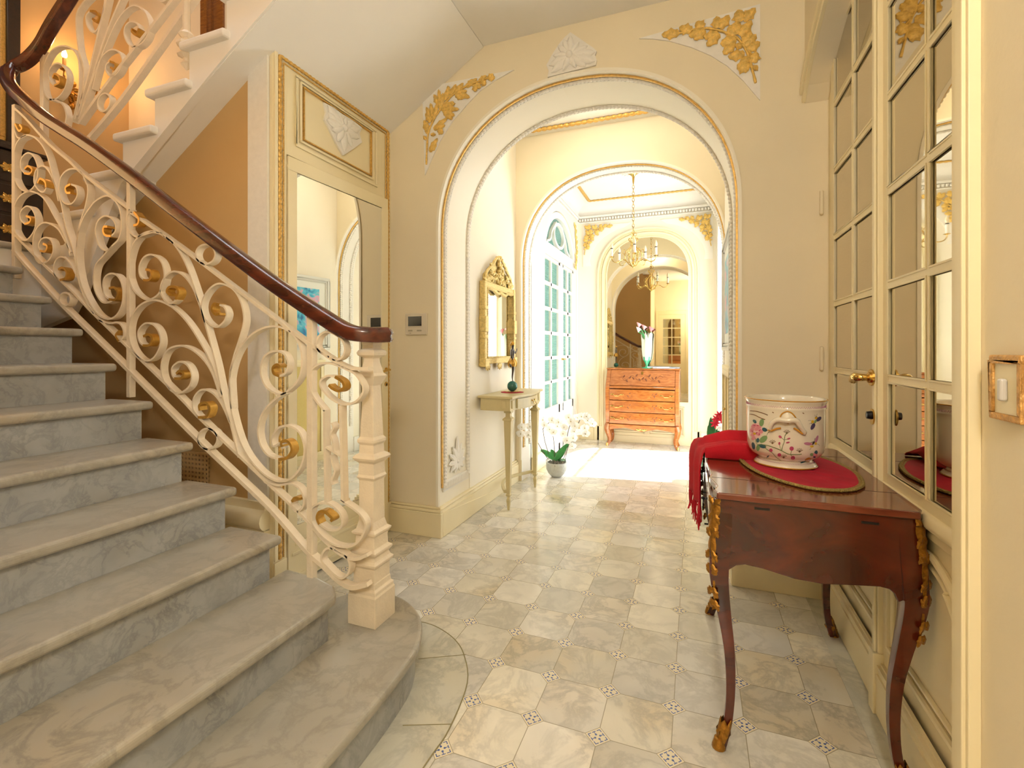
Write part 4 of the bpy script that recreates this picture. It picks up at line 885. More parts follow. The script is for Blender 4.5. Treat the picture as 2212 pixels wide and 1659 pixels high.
# arched french window with rippled teal glass, left wall of the far room
wd = struct(bpy.data.objects.new('window_1', None), 'white arched french window with rippled teal panes'); COL.objects.link(wd); wd.location = (-1.5, 5.5, 0)
WX = -1.52
def yz(pts): return [(WX, p[0], p[1]) for p in pts]
b = MB().use(WHITE)
outer = arch_pts(5.50, 0.735, 2.10, 2.79, 2.1, 0.0, 40)
b.sweep([(WX+.02, y, z) for y, z in arch_pts(5.50, 0.70, 2.10, 2.755, 2.1, 0.0, 40)], [(-.035, -.03), (.035, -.03), (.035, .02), (-.035, .02)], (1, 0, 0))
b.box(WX-.02, WX+.03, 4.79, 6.21, 2.225, 2.36)
b.build('frame', None, wd, smooth=True)
b = MB().use(WHITE)
# fan light: central oval ring and side curves
ov = [(WX+.01, 5.465+.215*math.cos(a), 2.525+.135*math.sin(a)) for a in [2*PI*k/28 for k in range(28)]]
b.sweep(ov, [(-.016, -.02), (.016, -.02), (.016, .02), (-.016, .02)], (1, 0, 0), True)
for s_ in (-1, 1):
    b.sweep(catmull([(WX+.01, 5.465+s_*.12, 2.66), (WX+.01, 5.465+s_*.30, 2.52), (WX+.01, 5.465+s_*.36, 2.42), (WX+.01, 5.465+s_*.50, 2.37)], 5), [(-.012, -.018), (.012, -.018), (.012, .018), (-.012, .018)], (1, 0, 0))
fan = b.build('fanlight_bars', None, wd, smooth=True)
b = MB(); b.prism([(4.82, 2.30)]+[(y, z) for y, z in arch_pts(5.50, 0.70, 2.10, 2.755, 2.1, 2.30, 40) if z > 2.305]+[(6.18, 2.30)], WX-.012, WX-.006, 'x'); b.build('pane', TEAL, fan)
for (ya, yb, cols) in ((4.80, 5.545, ((4.885, 5.135), (5.18, 5.454))), (5.555, 6.20, ((5.67, 5.865), (5.925, 6.115)))):
    b = MB().use(WHITE); rows = [(.555, .816), (.85, 1.082), (1.121, 1.358), (1.397, 1.624), (1.663, 1.899), (1.939, 2.185)]
    b.box(WX-.02, WX+.02, ya, cols[0][0], .01, 2.22).box(WX-.02, WX+.02, cols[1][1], yb, .01, 2.22).box(WX-.02, WX+.018, cols[0][1], cols[1][0], .5, 2.22)
    b.box(WX-.02, WX+.02, ya, yb, .01, .555).box(WX-.02, WX+.02, ya, yb, 2.185, 2.22)
    for r0, r1 in zip(rows, rows[1:]): b.box(WX-.02, WX+.018, ya, yb, r0[1], r1[0])
    b.box(WX+.02, WX+.03, ya+.06, yb-.06, .10, .46)
    lf = b.build('casement', None, wd, bevel=.003)
    b = MB(); b.box(WX-.012, WX-.006, cols[0][0], cols[1][1], .555, 2.185); b.build('pane', TEAL, lf)
b = MB(); b.box(WX+.02, WX+.03, 5.50, 5.60, .01, 2.22); b.build('meeting_strip', WHITE, wd, bevel=.003)
h = MB(); h.cyl((WX+.03, 5.555, 1.08), (WX+.06, 5.555, 1.08), .012, 10); h.tube([(WX+.06, 5.515, 1.08), (WX+.06, 5.595, 1.08)], .011, 8); h.build('handle', BRASS, wd, smooth=True)
b = MB(); b.box(-1.78, -1.74, 4.7, 6.3, 0, 2.9); struct(b.build('wall_far_left_outer', WHITE))

# chandelier
CH = (-.614, 5.20)
ch = thing('chandelier', 'small brass cage chandelier with five candle lights on a chain in the far room', 'chandelier', (CH[0], CH[1], 3.1))
b = MB(); b.lathe([(.001, .0), (.20, 0), (.205, -.008), (.185, -.018), (.17, -.020), (.10, -.012), (.06, -.022), (.001, -.026)], (CH[0], CH[1], 3.10), 40)
for k in range(24):
    a = 2*PI*k/24; petal(b, (CH[0]+.06*math.cos(a), CH[1]+.06*math.sin(a), 3.08), (CH[0]+.16*math.cos(a), CH[1]+.16*math.sin(a), 3.085), .028, (0, 0, -1), .008, 4)
tag(b.build('ceiling_rose', WHITE, smooth=True), 'round white plaster ceiling rose above the chandelier chain', 'ceiling rose')
b = MB(); b.lathe([(.012, 0), (.062, -.002), (.06, -.012), (.03, -.03), (.014, -.05), (.009, -.11), (.004, -.13)], (CH[0], CH[1], 3.075), 20); b.build('canopy', BRASS, ch, smooth=True)
b = MB(); z = 2.95; k = 0
while z > 2.44:
    a = 0 if k % 2 else PI/2; ca, sa = math.cos(a), math.sin(a)
    b.tube([(CH[0]+ca*.011*math.cos(t), CH[1]+sa*.011*math.cos(t), z+.021*math.sin(t)) for t in [2*PI*q/10 for q in range(10)]], .0032, 5, True); z -= .034; k += 1
b.build('chain', BRASS, ch, smooth=True)
b = MB()
for k in range(6):
    a = 2*PI*k/6+.2; ca, sa = math.cos(a), math.sin(a)
    P = [(.035, 2.375), (.05, 2.36), (.028, 2.335), (.022, 2.305), (.035, 2.275), (.075, 2.235), (.088, 2.19), (.078, 2.145), (.04, 2.095), (.008, 2.075)]
    b.tube(catmull([(CH[0]+ca*r, CH[1]+sa*r, z) for r, z in P], 5), .0048, 6)
    P = [(.085, 2.20), (.108, 2.22), (.105, 2.25), (.09, 2.255), (.088, 2.24)]
    b.tube(catmull([(CH[0]+ca*r, CH[1]+sa*r, z) for r, z in P], 4), .0035, 5)
b.cyl((CH[0], CH[1], 2.06), (CH[0], CH[1], 2.25), .006, 8); b.sphere((CH[0], CH[1], 2.15), .016, 8).sphere((CH[0], CH[1], 2.07), .012, 8).sphere((CH[0], CH[1], 2.11), .022, 8)
for k in range(3):
    a = 2*PI*k/3; b.tube([(CH[0]+.02*math.cos(a)+.016*math.cos(t)*math.cos(a), CH[1]+.02*math.sin(a)+.016*math.cos(t)*math.sin(a), 2.415+.02*math.sin(t)) for t in [2*PI*q/8 for q in range(8)]], .003, 5, True)
b.cyl((CH[0], CH[1], 2.36), (CH[0], CH[1], 2.44), .004, 6); b.build('cage', BRASS, ch, smooth=True)
CW = M('candle_white', '#F2EFE8', .4); BULB = M('clear_bulb', '#F3E3C4', .05, 0, 0, 4, 0, 60, .8, .5)
for k in range(5):
    a = 2*PI*k/5+math.radians(-80); ca, sa = math.cos(a), math.sin(a)
    P = [(.075, 2.13), (.12, 2.145), (.17, 2.115), (.215, 2.12), (.235, 2.15), (.236, 2.165)]
    b = MB(); b.tube(catmull([(CH[0]+ca*r, CH[1]+sa*r, z) for r, z in P], 5), .0045, 6)
    b.lathe([(.004, 0), (.026, .006), (.022, .010), (.010, .014)], (CH[0]+ca*.236, CH[1]+sa*.236, 2.163), 12); arm = b.build('arm', BRASS, ch, smooth=True)
    b = MB().use(CW); c = (CH[0]+ca*.236, CH[1]+sa*.236, 2.175); b.lathe([(.0125, 0), (.0125, .078)], c, 12); b.use(DARKM); b.lathe([(.0135, .078), (.0135, .086)], c, 12); b.build('candle', None, arm, smooth=True)
    b = MB(); b.lathe([(.006, .086), (.014, .10), (.015, .112), (.010, .132), (.003, .152), (.0005, .156)], c, 12); b.build('bulb', BULB, arm, smooth=True)

# ------------------------------------------------------------------ bureau
bu = thing('bureau', 'honey-coloured marquetry slant-front bureau with three drawers under the arched wall mirror', 'bureau', (-.61, 6.1, 0))
x0, x1, yb_, yf = -1.045, -.175, 6.285, 5.985
def bombe(z): return .018*math.sin(PI*(z-.23)/.5)
b = MB()
side = [(yb_, .25), (yb_, .945), (6.12, .945), (6.06, .86), (5.985, .755), (5.97, .73), (5.965, .60), (5.98, .42), (6.0, .27)]
for a_, c_ in ((x0, x0+.05), (x1-.05, x1)): b.prism(side, a_, c_, 'x')
b.box(x0+.05, x1-.05, 6.26, yb_, .25, .94).box(x0+.02, x1-.02, 6.02, yb_, .255, .275)
b.box(x0+.05, x1-.05, 5.975, 6.02, .715, .745); b.build('carcass', MARQ, bu, bevel=.006)
b = MB(); b.box(x0-.008, x1+.008, 6.105, yb_+.005, .945, .96); b.build('top', MARQ, bu, bevel=.004)
b = MB(); b.use(MARQ); fa, fb = Vector((0, 6.115, .938)), Vector((0, 5.99, .752))
def sl(u, v, off=0): p = fa+(fb-fa)*v; n = Vector((0, -.83, .557)); return Vector((x0+.052+(x1-x0-.104)*u, p.y, p.z))+n*off
b.add([sl(0, 0, .002), sl(1, 0, .002), sl(1, 1, .002), sl(0, 1, .002), sl(0, 0, -.012), sl(1, 0, -.012), sl(1, 1, -.012), sl(0, 1, -.012)], [(0, 1, 2, 3), (4, 7, 6, 5), (0, 4, 5, 1), (1, 5, 6, 2), (2, 6, 7, 3), (3, 7, 4, 0)])
b.use(MARQD)
inl = catmull([sl(.18+.64*i/14, .52+.16*math.sin(i*1.3), .003) for i in range(15)], 3); b.tube(inl, .0018, 4)
for i in range(12): petal(b, sl(.2+.05*i, .52+.10*math.sin(i*1.3), .003), sl(.2+.05*i+.03, .52+.10*math.sin(i*1.3)+(.18 if i % 2 else -.18), .003), .02, (0, -.83, .557), .0015, 4)
fl = b.build('flap', None, bu)
b = MB(); b.lathe([(.001, -.004), (.014, -.003), (.012, 0)], (-.61, 6.075, .905), 14, axis='y', sy=1.6); b.build('keyhole_plate', BRASS, fl, smooth=True)
def bail(b, cx, y, z, w=.05):
    for s in (-1, 1):
        petal(b, (cx+s*w*.8, y, z), (cx+s*w*1.7, y-.002, z+.004), .022, (0, -1, 0), .008, 5, .2); b.sphere((cx+s*w*.8, y-.006, z), .006, 8)
    b.tube(catmull([(cx-w*.8, y-.008, z), (cx-w*.4, y-.016, z-.014), (cx, y-.018, z-.012), (cx+w*.4, y-.016, z-.014), (cx+w*.8, y-.008, z)], 4), .0036, 6, mod=lambda i, L: 1+.5*math.sin(L*60))
for k, (za, zb) in enumerate(((.285, .422), (.432, .567), (.577, .705))):
    b = MB().use(MARQ); zc = (za+zb)/2; yy = 5.985 if k == 0 else 5.972 if k == 1 else 5.968
    b.grid(lambda u, v: (x0+.052+(x1-x0-.104)*u, yy-.020*math.sin(PI*u)-.004*math.sin(PI*v), za+(zb-za)*v), 10, 4)
    b.use(MARQD)
    for q in range(16): petal(b, (x0+.27+.022*q, yy-.019, zc+.012*math.sin(q*1.4)), (x0+.29+.022*q, yy-.019, zc+(.03 if q % 2 else -.03)), .012, (0, -1, 0), .003, 4)
    d = b.build('drawer', None, bu, smooth=True)
    for cx in (-.90, -.32):
        b = MB(); bail(b, cx, yy-.014, zc); b.build('handle', BRASS, d, smooth=True)
b = MB().use(MARQ)
ap = [(x0+.05, .275), (x1-.05, .275), (x1-.05, .20), (x1-.10, .215), (x1-.25, .235), (-.61, .195), (x0+.25, .235), (x0+.10, .215), (x0+.05, .20)]
b.prism(ap, 5.975, 5.99, 'y'); b.build('apron', None, bu, bevel=.003)
b = MB(); petal(b, (-.61, 5.972, .215), (-.54, 5.972, .225), .03, (0, -1, 0), .008, 5, .2); petal(b, (-.61, 5.972, .215), (-.68, 5.972, .225), .03, (0, -1, 0), .008, 5, .2); b.build('apron_mount', BRASS, bu, smooth=True)
def cab_leg(b, x, y, ztop, sx, sy, k=1.0, r=.022, splay=.02):
    P = [(x, y, ztop), (x+sx*.010*k, y+sy*.010*k, ztop*.82), (x+sx*.004*k, y+sy*.004*k, ztop*.62), (x-sx*.010*k, y-sy*.010*k, ztop*.40), (x-sx*.010*k, y-sy*.010*k, ztop*.20), (x+sx*.004*k, y+sy*.004*k, ztop*.06), (x+sx*splay*.5, y+sy*splay*.5, 0.002)]
    n_ = 7; C_ = catmull(P, 5); m = len(C_)
    b.sweep(C_, [(-1, -1), (0, -1.12), (1, -1), (1.12, 0), (1, 1), (0, 1.12), (-1, 1), (-1.12, 0)], (sx, sy, 0), mod=lambda i, L: r*(1.15-.62*min(1, i/(m*.8))))
for x, y, sx, sy in ((x0+.03, 6.005, -1, -1), (x1-.03, 6.005, 1, -1), (x0+.03, 6.26, -1, 1), (x1-.03, 6.26, 1, 1)):
    b = MB(); cab_leg(b, x, y, .27, sx, sy, 1.2, .024); lg = b.build('leg', MARQ, bu, smooth=True)
    if sy < 0:
        b = MB(); b.lathe([(.012, .035), (.016, .028), (.015, .01), (.022, .001), (.001, 0)], (x+sx*.012, y+sy*.012, .001), 10); b.build('foot_mount', BRASS, lg, smooth=True)
# glass vase with calla lilies, papers
va = thing('glass_vase', 'tall fluted glass vase, cream fading to green at the foot, on the wooden bureau', 'vase', (-.565, 6.17, .961))
VG = M('milky_glass', '#E9F0DF', .12, 0, 0.03, 8, 0, 60, .6, .5); VE = M('emerald_glass', '#2FA678', .08, 0, .2, 10, 0, 60, .7, .6)
b = MB().use(VG)
def vz(u, v):
    a = 2*PI*u; z = .10+.30*v; r = .040+.018*math.sin(v*2.6)-.006*v+(.010+.014*max(0, v-.7)/.3)*math.cos(4*a)*(.3+.7*v); z += (.045*math.cos(4*a+1)*max(0, v-.75)/.25)
    return (-.565+r*math.cos(a), 6.17+r*math.sin(a), .962+z)
b.grid(vz, 32, 12); b.build('bowl', None, va, smooth=True, solid=.004)
b = MB().use(VE); b.lathe([(.001, 0), (.062, .001), (.060, .010), (.022, .018), (.014, .030), (.020, .055), (.030, .078), (.042, .10), (.046, .14), (.040, .15), (.02, .12), (.001, .10)], (-.565, 6.17, .962), 24); b.build('foot', None, va, smooth=True)
cols = ['#E7A8AE', '#E5A3A8', '#F2EEF0', '#E2868A']
for k, (x, y) in enumerate(((1380, 702), (1391, 707), (1379, 712), (1406, 711))):
    c = atY(x, y, 6.17); base = Vector((-.565+(c.x+.565)*.2, 6.17, 1.30)); t = thing('calla_lily', ['pink glass calla lily standing highest at the left of the vase', 'pink glass calla lily in the middle of the vase', 'white glass calla lily low at the left of the vase', 'coral pink glass calla lily leaning right in the vase'][k], 'flower', tuple(base), 'glass flowers in the vase on the bureau')
    b = MB(); b.tube(catmull([base-Vector((0, 0, .12)), base, (base+c)/2+Vector((.008, 0, .01)), c-Vector((0, 0, .03))], 5), .006, 8); b.build('stem', GREEN, t, smooth=True)
    pm = M('glass_petal', cols[k], .2); b = MB().use(pm)
    b.grid(lambda u, v: (c.x+(.005+.028*v**1.4)*math.cos(2*PI*u)*(1+.2*v*math.cos(2*PI*u)), c.y+(.005+.028*v**1.4)*math.sin(2*PI*u), c.z-.035+.05*v+.02*v*v*math.cos(2*PI*u+2.5)), 16, 6); b.build('blossom', None, t, smooth=True, solid=.002)
for k, (dx, dy, rz) in enumerate(((0, 0, .05), (.05, -.01, -.08), (-.07, .01, .15))):
    b = MB(); b.box(-.13, .13, -.045, .045, 0, .006); o = b.build('magazine', M('paper', ['#E9ECF4', '#DDE3F0', '#F3F1EC'][k], .5)); o.location = (-.36+dx, 6.17+dy*.5, .962+k*.0065); o.rotation_euler.z = rz*.5
    tag(o, ['pale magazine at the bottom of the small stack on the bureau', 'pale blue magazine in the middle of the stack on the bureau', 'white magazine on top of the stack on the bureau'][k], 'magazine', 'magazines on the bureau')

# ------------------------------------------------------------------ passage: console table, gilt mirror, statuette
ct = thing('console_table', 'slim cream painted console table with a bowed drawer against the left passage wall', 'console table', (-1.39, 3.65, 0))
X0, X1, Ya, Yb = -1.505, -1.262, 3.27, 4.00
def front(y):   # bowed front between square corners
    if y < Ya+.10 or y > Yb-.10: return X1
    return X1+.045*math.sin(PI*(y-Ya-.10)/(Yb-Ya-.20))
ysx = [Ya, Ya+.10]+[Ya+.10+(Yb-Ya-.2)*i/12 for i in range(13)]+[Yb-.10, Yb]
b = MB(); b.prism([(X0-.02, Ya-.012), (X0-.02, Yb+.012)]+[(front(y)+.018, y+(.012 if y == Yb else -.012 if y == Ya else 0)) for y in reversed(ysx)], .832, .852, 'z'); b.build('top', GREY_PAINT, ct, bevel=.006, seg=3)
b = MB(); b.prism([(X0, Ya), (X0, Yb)]+[(front(y)-.004, y) for y in reversed(ysx)], .742, .832, 'z'); 
for y in (Ya+.05, Yb-.05): b.box(X1-.005, X1+.004, y-.022, y+.022, .76, .82)
b.box(X1-.075, X1-.035, Ya-.004, Ya, .76, .82); b.build('apron', GREY_PAINT, ct, bevel=.002)
b = MB(); n_ = 12
b.prism([(front(Ya+.12+(Yb-Ya-.24)*i/n_)+.006, Ya+.12+(Yb-Ya-.24)*i/n_) for i in range(n_+1)]+[(X1-.02, Yb-.12), (X1-.02, Ya+.12)], .752, .824, 'z'); dw = b.build('drawer', GREY_PAINT, ct, bevel=.002)
b = MB()
for s in (-1, 1): b.sphere((front(3.635)+.010, 3.635+s*.03, .795), .007, 8)
b.tube(catmull([(front(3.635)+.014, 3.605, .795), (front(3.635)+.024, 3.615, .770), (front(3.635)+.024, 3.655, .770), (front(3.635)+.014, 3.665, .795)], 5), .003, 6); b.build('handle', BRASS, dw, smooth=True)
for (x, y) in ((X1-.035, Ya+.05), (X1-.035, Yb-.05)):
    b = MB(); b.lathe([(.040, .742), (.040, .728), (.026, .722), (.026, .698), (.050, .684), (.052, .672), (.040, .668), (.040, .66), (.020, .13), (.018, .128), (.026, .118), (.022, .108), (.012, .10), (.020, .075), (.018, .06), (.010, .002)], (x, y, 0), 4, rot=PI/4); b.build('leg', GREY_PAINT, ct, bevel=.002)
b = MB(); b.prism([(X1-.05, Ya+.05)]+[(X1-.05-.12*math.sin(PI*i/12), Ya+.05+(Yb-Ya-.1)*i/12) for i in range(13)]+[(X1-.075-.12*math.sin(PI*i/12), Ya+.05+(Yb-Ya-.1)*i/12) for i in range(12, -1, -1)], .125, .148, 'z'); b.build('stretcher', GREY_PAINT, ct, bevel=.003)
# doily + statuette
b = MB().use(CRIM); c = (-1.375, 3.60); b.lathe([(.001, 0), (.092, 0), (.094, .002), (.001, .003)], (c[0], c[1], .8525), 36)
tag(b.build('doily', smooth=True), 'small round red doily under the statuette on the cream console table', 'doily')
b = MB().use(GOLDL)
su = thing('statuette', 'bronze dancer statuette with gilt skirt balancing on a green marble ball on the console', 'statuette', (c[0], c[1], .855))
for k in range(12):
    a = 2*PI*k/12; petal(b, (c[0]+.02*math.cos(a), c[1]+.02*math.sin(a), .857), (c[0]+.06*math.cos(a), c[1]+.06*math.sin(a), .858), .02, (0, 0, 1), .004, 4)
b.build('base_leaves', None, su, smooth=True)
b = MB(); b.sphere((c[0], c[1], .902), .042, 16); b.use(marble('malachite', '#1F6F63', '#0E3A36', '#3A9C86', 12, .12)); 
b = MB(); b.sphere((c[0], c[1], .902), .042, 16); b.build('ball', bpy.data.materials['malachite'], su, smooth=True)
def skin(name, verts, edges, mat, parent, sub=2):
    me = bpy.data.meshes.new(name); me.from_pydata([v[:3] for v in verts], edges, []); o = bpy.data.objects.new(name, me); COL.objects.link(o)
    me.materials.append(mat); m = o.modifiers.new('s', 'SKIN'); m.use_smooth_shade = True
    for v, d in zip(verts, me.skin_vertices[0].data): d.radius = (v[3], v[3])
    me.skin_vertices[0].data[0].use_root = True
    q = o.modifiers.new('u', 'SUBSURF'); q.levels = sub; q.render_levels = sub
    if parent: o.parent = parent; o.matrix_parent_inverse = Matrix.Translation(-parent.location)
    return o
BRZ = M('patinated_bronze', '#5A5450', .3, .7)
cx, cy = c
V = [(cx, cy, 1.10, .017), (cx, cy, 1.135, .015), (cx+.002, cy, 1.175, .019), (cx+.004, cy+.002, 1.195, .014), (cx+.004, cy+.003, 1.21, .0075), (cx+.005, cy, 1.232, .015), (cx+.005, cy, 1.248, .011),
     (cx, cy+.004, 1.075, .014), (cx+.004, cy+.008, 1.04, .012), (cx, cy+.010, 1.01, .0085), (cx-.002, cy+.006, .975, .007), (cx, cy+.002, .952, .004), (cx+.006, cy, .942, .005),
     (cx+.004, cy-.022, 1.192, .009), (cx+.008, cy-.045, 1.155, .007), (cx+.012, cy-.020, 1.115, .0055), (cx+.014, cy+.0, 1.108, .004),
     (cx+.004, cy+.024, 1.192, .009), (cx+.006, cy+.055, 1.165, .0065), (cx+.006, cy+.085, 1.185, .005), (cx+.006, cy+.092, 1.205, .004),
     (cx-.004, cy-.012, 1.072, .013), (cx+.004, cy-.050, 1.06, .009), (cx+.012, cy-.075, 1.078, .006), (cx+.014, cy-.095, 1.085, .003)]
Eg = [(0, 1), (1, 2), (2, 3), (3, 4), (4, 5), (5, 6), (0, 7), (7, 8), (8, 9), (9, 10), (10, 11), (11, 12), (3, 13), (13, 14), (14, 15), (15, 16), (3, 17), (17, 18), (18, 19), (19, 20), (0, 21), (21, 22), (22, 23), (23, 24)]
skin('body', V, Eg, BRZ, su)
b = MB().use(GOLDT)
b.grid(lambda u, v: (cx+(.016+.020*math.sin(v*2.3)+.004*math.sin(u*2*PI*7))*math.cos(2*PI*u), cy+(.016+.020*math.sin(v*2.3)+.004*math.cos(u*2*PI*7))*math.sin(2*PI*u), 1.125-.065*v), 36, 8); b.build('skirt', None, su, smooth=True)
b = MB(); b.sphere((cx+.003, cy, 1.244), .018, 10); b.sphere((cx-.008, cy-.006, 1.236), .011, 8); b.build('hair', GOLDT, su, smooth=True)
# gilt mirror on the left passage wall
gm = thing('gilt_mirror', 'gilt framed mirror with a carved trophy crest above the console table', 'mirror', (-1.53, 3.63, 1.4))
gx = -1.53; b = MB().use(M('mirror_gilding', '#D9C07C', .38, .35, .2, 60, .4, 120)); GM = b.mats[0]
ya, yb2, za, zb = 3.30, 3.96, 1.085, 1.72
b.box(gx, gx+.050, ya, ya+.045, za, zb).box(gx, gx+.050, yb2-.045, yb2, za, zb).box(gx, gx+.045, ya, yb2, za, za+.05).box(gx, gx+.045, ya+.04, yb2-.04, zb-.05, zb)
for y in (ya+.022, yb2-.022):
    b.box(gx, gx+.062, y-.034, y+.034, za-.02, za+.045).box(gx, gx+.056, y-.028, y+.028, 1.28, 1.31).box(gx, gx+.056, y-.028, y+.028, 1.50, 1.53).box(gx, gx+.060, y-.030, y+.030, 1.39-.06, 1.39+.06)
b.build('frame', None, gm, bevel=.006)
b = MB().use(GM); beaded(b, [(gx+.050, ya+.05, za+.05), (gx+.050, ya+.05, zb-.05), (gx+.050, yb2-.05, zb-.05), (gx+.050, yb2-.05, za+.05), (gx+.050, ya+.05, za+.05)], .006, .006, .018, (1, 0, 0))
b.box(gx, gx+.040, ya+.055, ya+.062, za, zb); b.build('beading', None, gm, smooth=True, auto=80)
b = MB(); b.box(gx+.012, gx+.018, ya+.04, yb2-.04, za+.04, zb-.04); b.build('glass', MIRROR, gm)
b = MB().use(GM); yc = (ya+yb2)/2; random.seed(3)
for k in range(70):
    u = random.random()*2-1; hmax = .26*(1-abs(u)**1.6)+.02; v = random.random()
    y, z = yc+u*.29, zb-.03+v*hmax; a = random.random()*2*PI; L = .035+.03*random.random()
    petal(b, (gx+.015+.02*random.random(), y, z), (gx+.03, y+L*math.cos(a), z+L*math.sin(a)), .032, (1, 0, 0), .018, 6, .25)
for s in (-1, 1):
    b.tube(catmull([(gx+.03, yc+s*.31, zb-.02), (gx+.035, yc+s*.28, zb-.045), (gx+.04, yc+s*.16, zb-.05), (gx+.045, yc+s*.08, zb-.075), (gx+.04, yc, zb-.06)], 5), .017, 8, mod=lambda i, L: .7+.3*abs(math.sin(L*120)))
    b.tube(catmull([(gx+.03, yc+s*.28, zb+.0), (gx+.03, yc+s*.25, zb+.08), (gx+.03, yc+s*.14, zb+.15), (gx+.03, yc+s*.05, zb+.22)], 5), .014, 8, mod=lambda i, L: .6+.4*abs(math.sin(L*90)))
for k in range(8): b.sphere((gx+.03, yc+.02*math.sin(k*2), zb+.02+k*.03), .024-.001*k, 7)
b.prism([(yc-.28, zb-.05), (yc+.28, zb-.05), (yc+.26, zb+.06), (yc+.12, zb+.15), (yc, zb+.23), (yc-.12, zb+.15), (yc-.26, zb+.06)], gx, gx+.014, 'x')
b.build('carved_crest', None, gm, smooth=True, auto=70)
b = MB().use(GM)
for s in (-1, 0, 1):
    y = yc+s*.24
    for q in range(5): petal(b, (gx+.03, y, za), (gx+.03, y+.05*math.cos(PI+PI*q/4), za-.03+.025*math.sin(PI+PI*q/4)), .028, (1, 0, 0), .012, 5, .2)
for s in (1,):
    for q in range(12): petal(b, (gx+.03, yb2, 1.22+q*.024), (gx+.03, yb2+(.035 if q % 2 else .015), 1.24+q*.024), .024, (1, 0, 0), .012, 5, .2)
b.build('carved_drops', None, gm, smooth=True, auto=70)

# picture and radiator cabinet on the right passage wall (seen edge-on and in the closet mirror)
pc = thing('framed_picture', 'white framed blue flower print on the right passage wall, reflected in the closet mirror', 'picture', (.215, 3.6, 1.5))
def frx(b, x, t, ya, yb, za, zb, w): 
    b.box(x-t, x, ya, yb, za, za+w).box(x-t, x, ya, yb, zb-w, zb).box(x-t, x, ya, ya+w, za+w, zb-w).box(x-t, x, yb-w, yb, za+w, zb-w)
b = MB().use(M('silver_white_frame', '#D9D7D0', .35, .2)); frx(b, .215, .028, 3.16, 3.98, 1.19, 1.97, .03); frx(b, .215, .020, 3.19, 3.95, 1.22, 1.94, .02); b.build('frame', None, pc, bevel=.003)
b = MB(); b.box(.205, .213, 3.19, 3.95, 1.22, 1.94); b.build('mat', M('mat_board', '#E6E7E0', .6), pc)
m = bpy.data.materials.new('blue_flower_print'); m.use_nodes = True; nt = m.node_tree; bs = nt.nodes['Principled BSDF']; bs.inputs['Roughness'].default_value = .3
tc = nt.nodes.new('ShaderNodeTexCoord'); n1 = nt.nodes.new('ShaderNodeTexNoise'); n1.inputs['Scale'].default_value = 7; n1.inputs['Distortion'].default_value = 1.5; nt.links.new(tc.outputs['Object'], n1.inputs[0])
rp_ = nt.nodes.new('ShaderNodeValToRGB'); E_ = rp_.color_ramp.elements; E_[0].position = .35; E_[0].color = lin('#2A6FA8'); E_[1].position = .62; E_[1].color = lin('#D9A9C0')
e = E_.new(.48); e.color = lin('#4FB3D4'); e = E_.new(.56); e.color = lin('#6CC6DC'); nt.links.new(n1.outputs['Fac'], rp_.inputs[0]); nt.links.new(rp_.outputs[0], bs.inputs['Base Color'])
b = MB(); b.box(.203, .206, 3.29, 3.85, 1.31, 1.84); b.build('print', m, pc)
rc = thing('radiator_cabinet', 'cream radiator cabinet with gold mesh doors below the blue picture, seen in the closet mirror', 'cabinet', (.215, 3.5, 0))
b = MB().use(CREAM); frx(b, .215, .03, 3.16, 3.90, .06, 1.06, .04); b.box(.185, .215, 3.14, 3.92, 1.06, 1.085).box(.188, .215, 3.52, 3.545, .1, 1.02).box(.195, .215, 3.16, 3.90, .0, .06); b.build('frame', None, rc, bevel=.003)
b = MB(); b.box(.196, .214, 3.19, 3.87, .09, 1.03); b.build('mesh_panel', GRILLE, rc)
b = MB(); b.sphere((.180, 3.50, .80), .009, 8); b.build('knob', BRASS, rc, smooth=True)

# ------------------------------------------------------------------ orchid by the passage and flower arrangement at the right
oc_ = thing('potted_orchid', 'white moth orchid in a pale round pot on the sunlit floor past the console', 'plant', (-1.22, 4.36, 0))
PX_, PY_ = -1.22, 4.36
b = MB().use(M('pale_stone_pot', '#C9CCC8', .6, 0, .08, 40, .3, 80)); b.lathe([(.001, 0), (.045, .001), (.075, .03), (.096, .07), (.100, .105), (.094, .135), (.086, .135), (.080, .11), (.001, .11)], (PX_, PY_, .001), 28); b.build('pot', None, oc_, smooth=True)
random.seed(5); b = MB().use(M('bark_moss', '#8A8478', .9, 0, .3, 50))
for k in range(60):
    a = random.random()*2*PI; r = random.random()*.085; b.tube([(PX_+r*math.cos(a), PY_+r*math.sin(a), .11), (PX_+r*math.cos(a)+random.uniform(-.02, .02), PY_+r*math.sin(a)+random.uniform(-.02, .02), .14+random.random()*.02), (PX_+r*math.cos(a)+random.uniform(-.04, .04), PY_+r*math.sin(a)+random.uniform(-.04, .04), .12)], .003, 4)
b.build('moss', None, oc_)['kind'] = 'stuff'
def bigleaf(b, base, tip, w, sag=.0):
    base, tip = Vector(base), Vector(tip); d = tip-base; s = d.cross(Vector((0, -1, .3))).normalized()
    b.grid(lambda u, v: base+d*u+s*((v-.5)*w*math.sin(PI*min(1, u*.93+.07))**.6)+Vector((0, 0, .02*abs(v-.5)*2-sag*u*u)), 10, 4)
for q, (x, y) in enumerate(((1228, 962), (1222, 968), (1190, 975), (1215, 1000), (1168, 975), (1224, 1005))):
    b = MB(); t = atY(x, y, PY_-.05+.04*q); bigleaf(b, (PX_+.01*(q-2), PY_, .13), t, .055+.012*(q % 2), .0); b.build('leaf', [GREEN, DGREEN][q % 2], oc_, smooth=True, solid=.003)
KO = (1120, 860, 8.295)
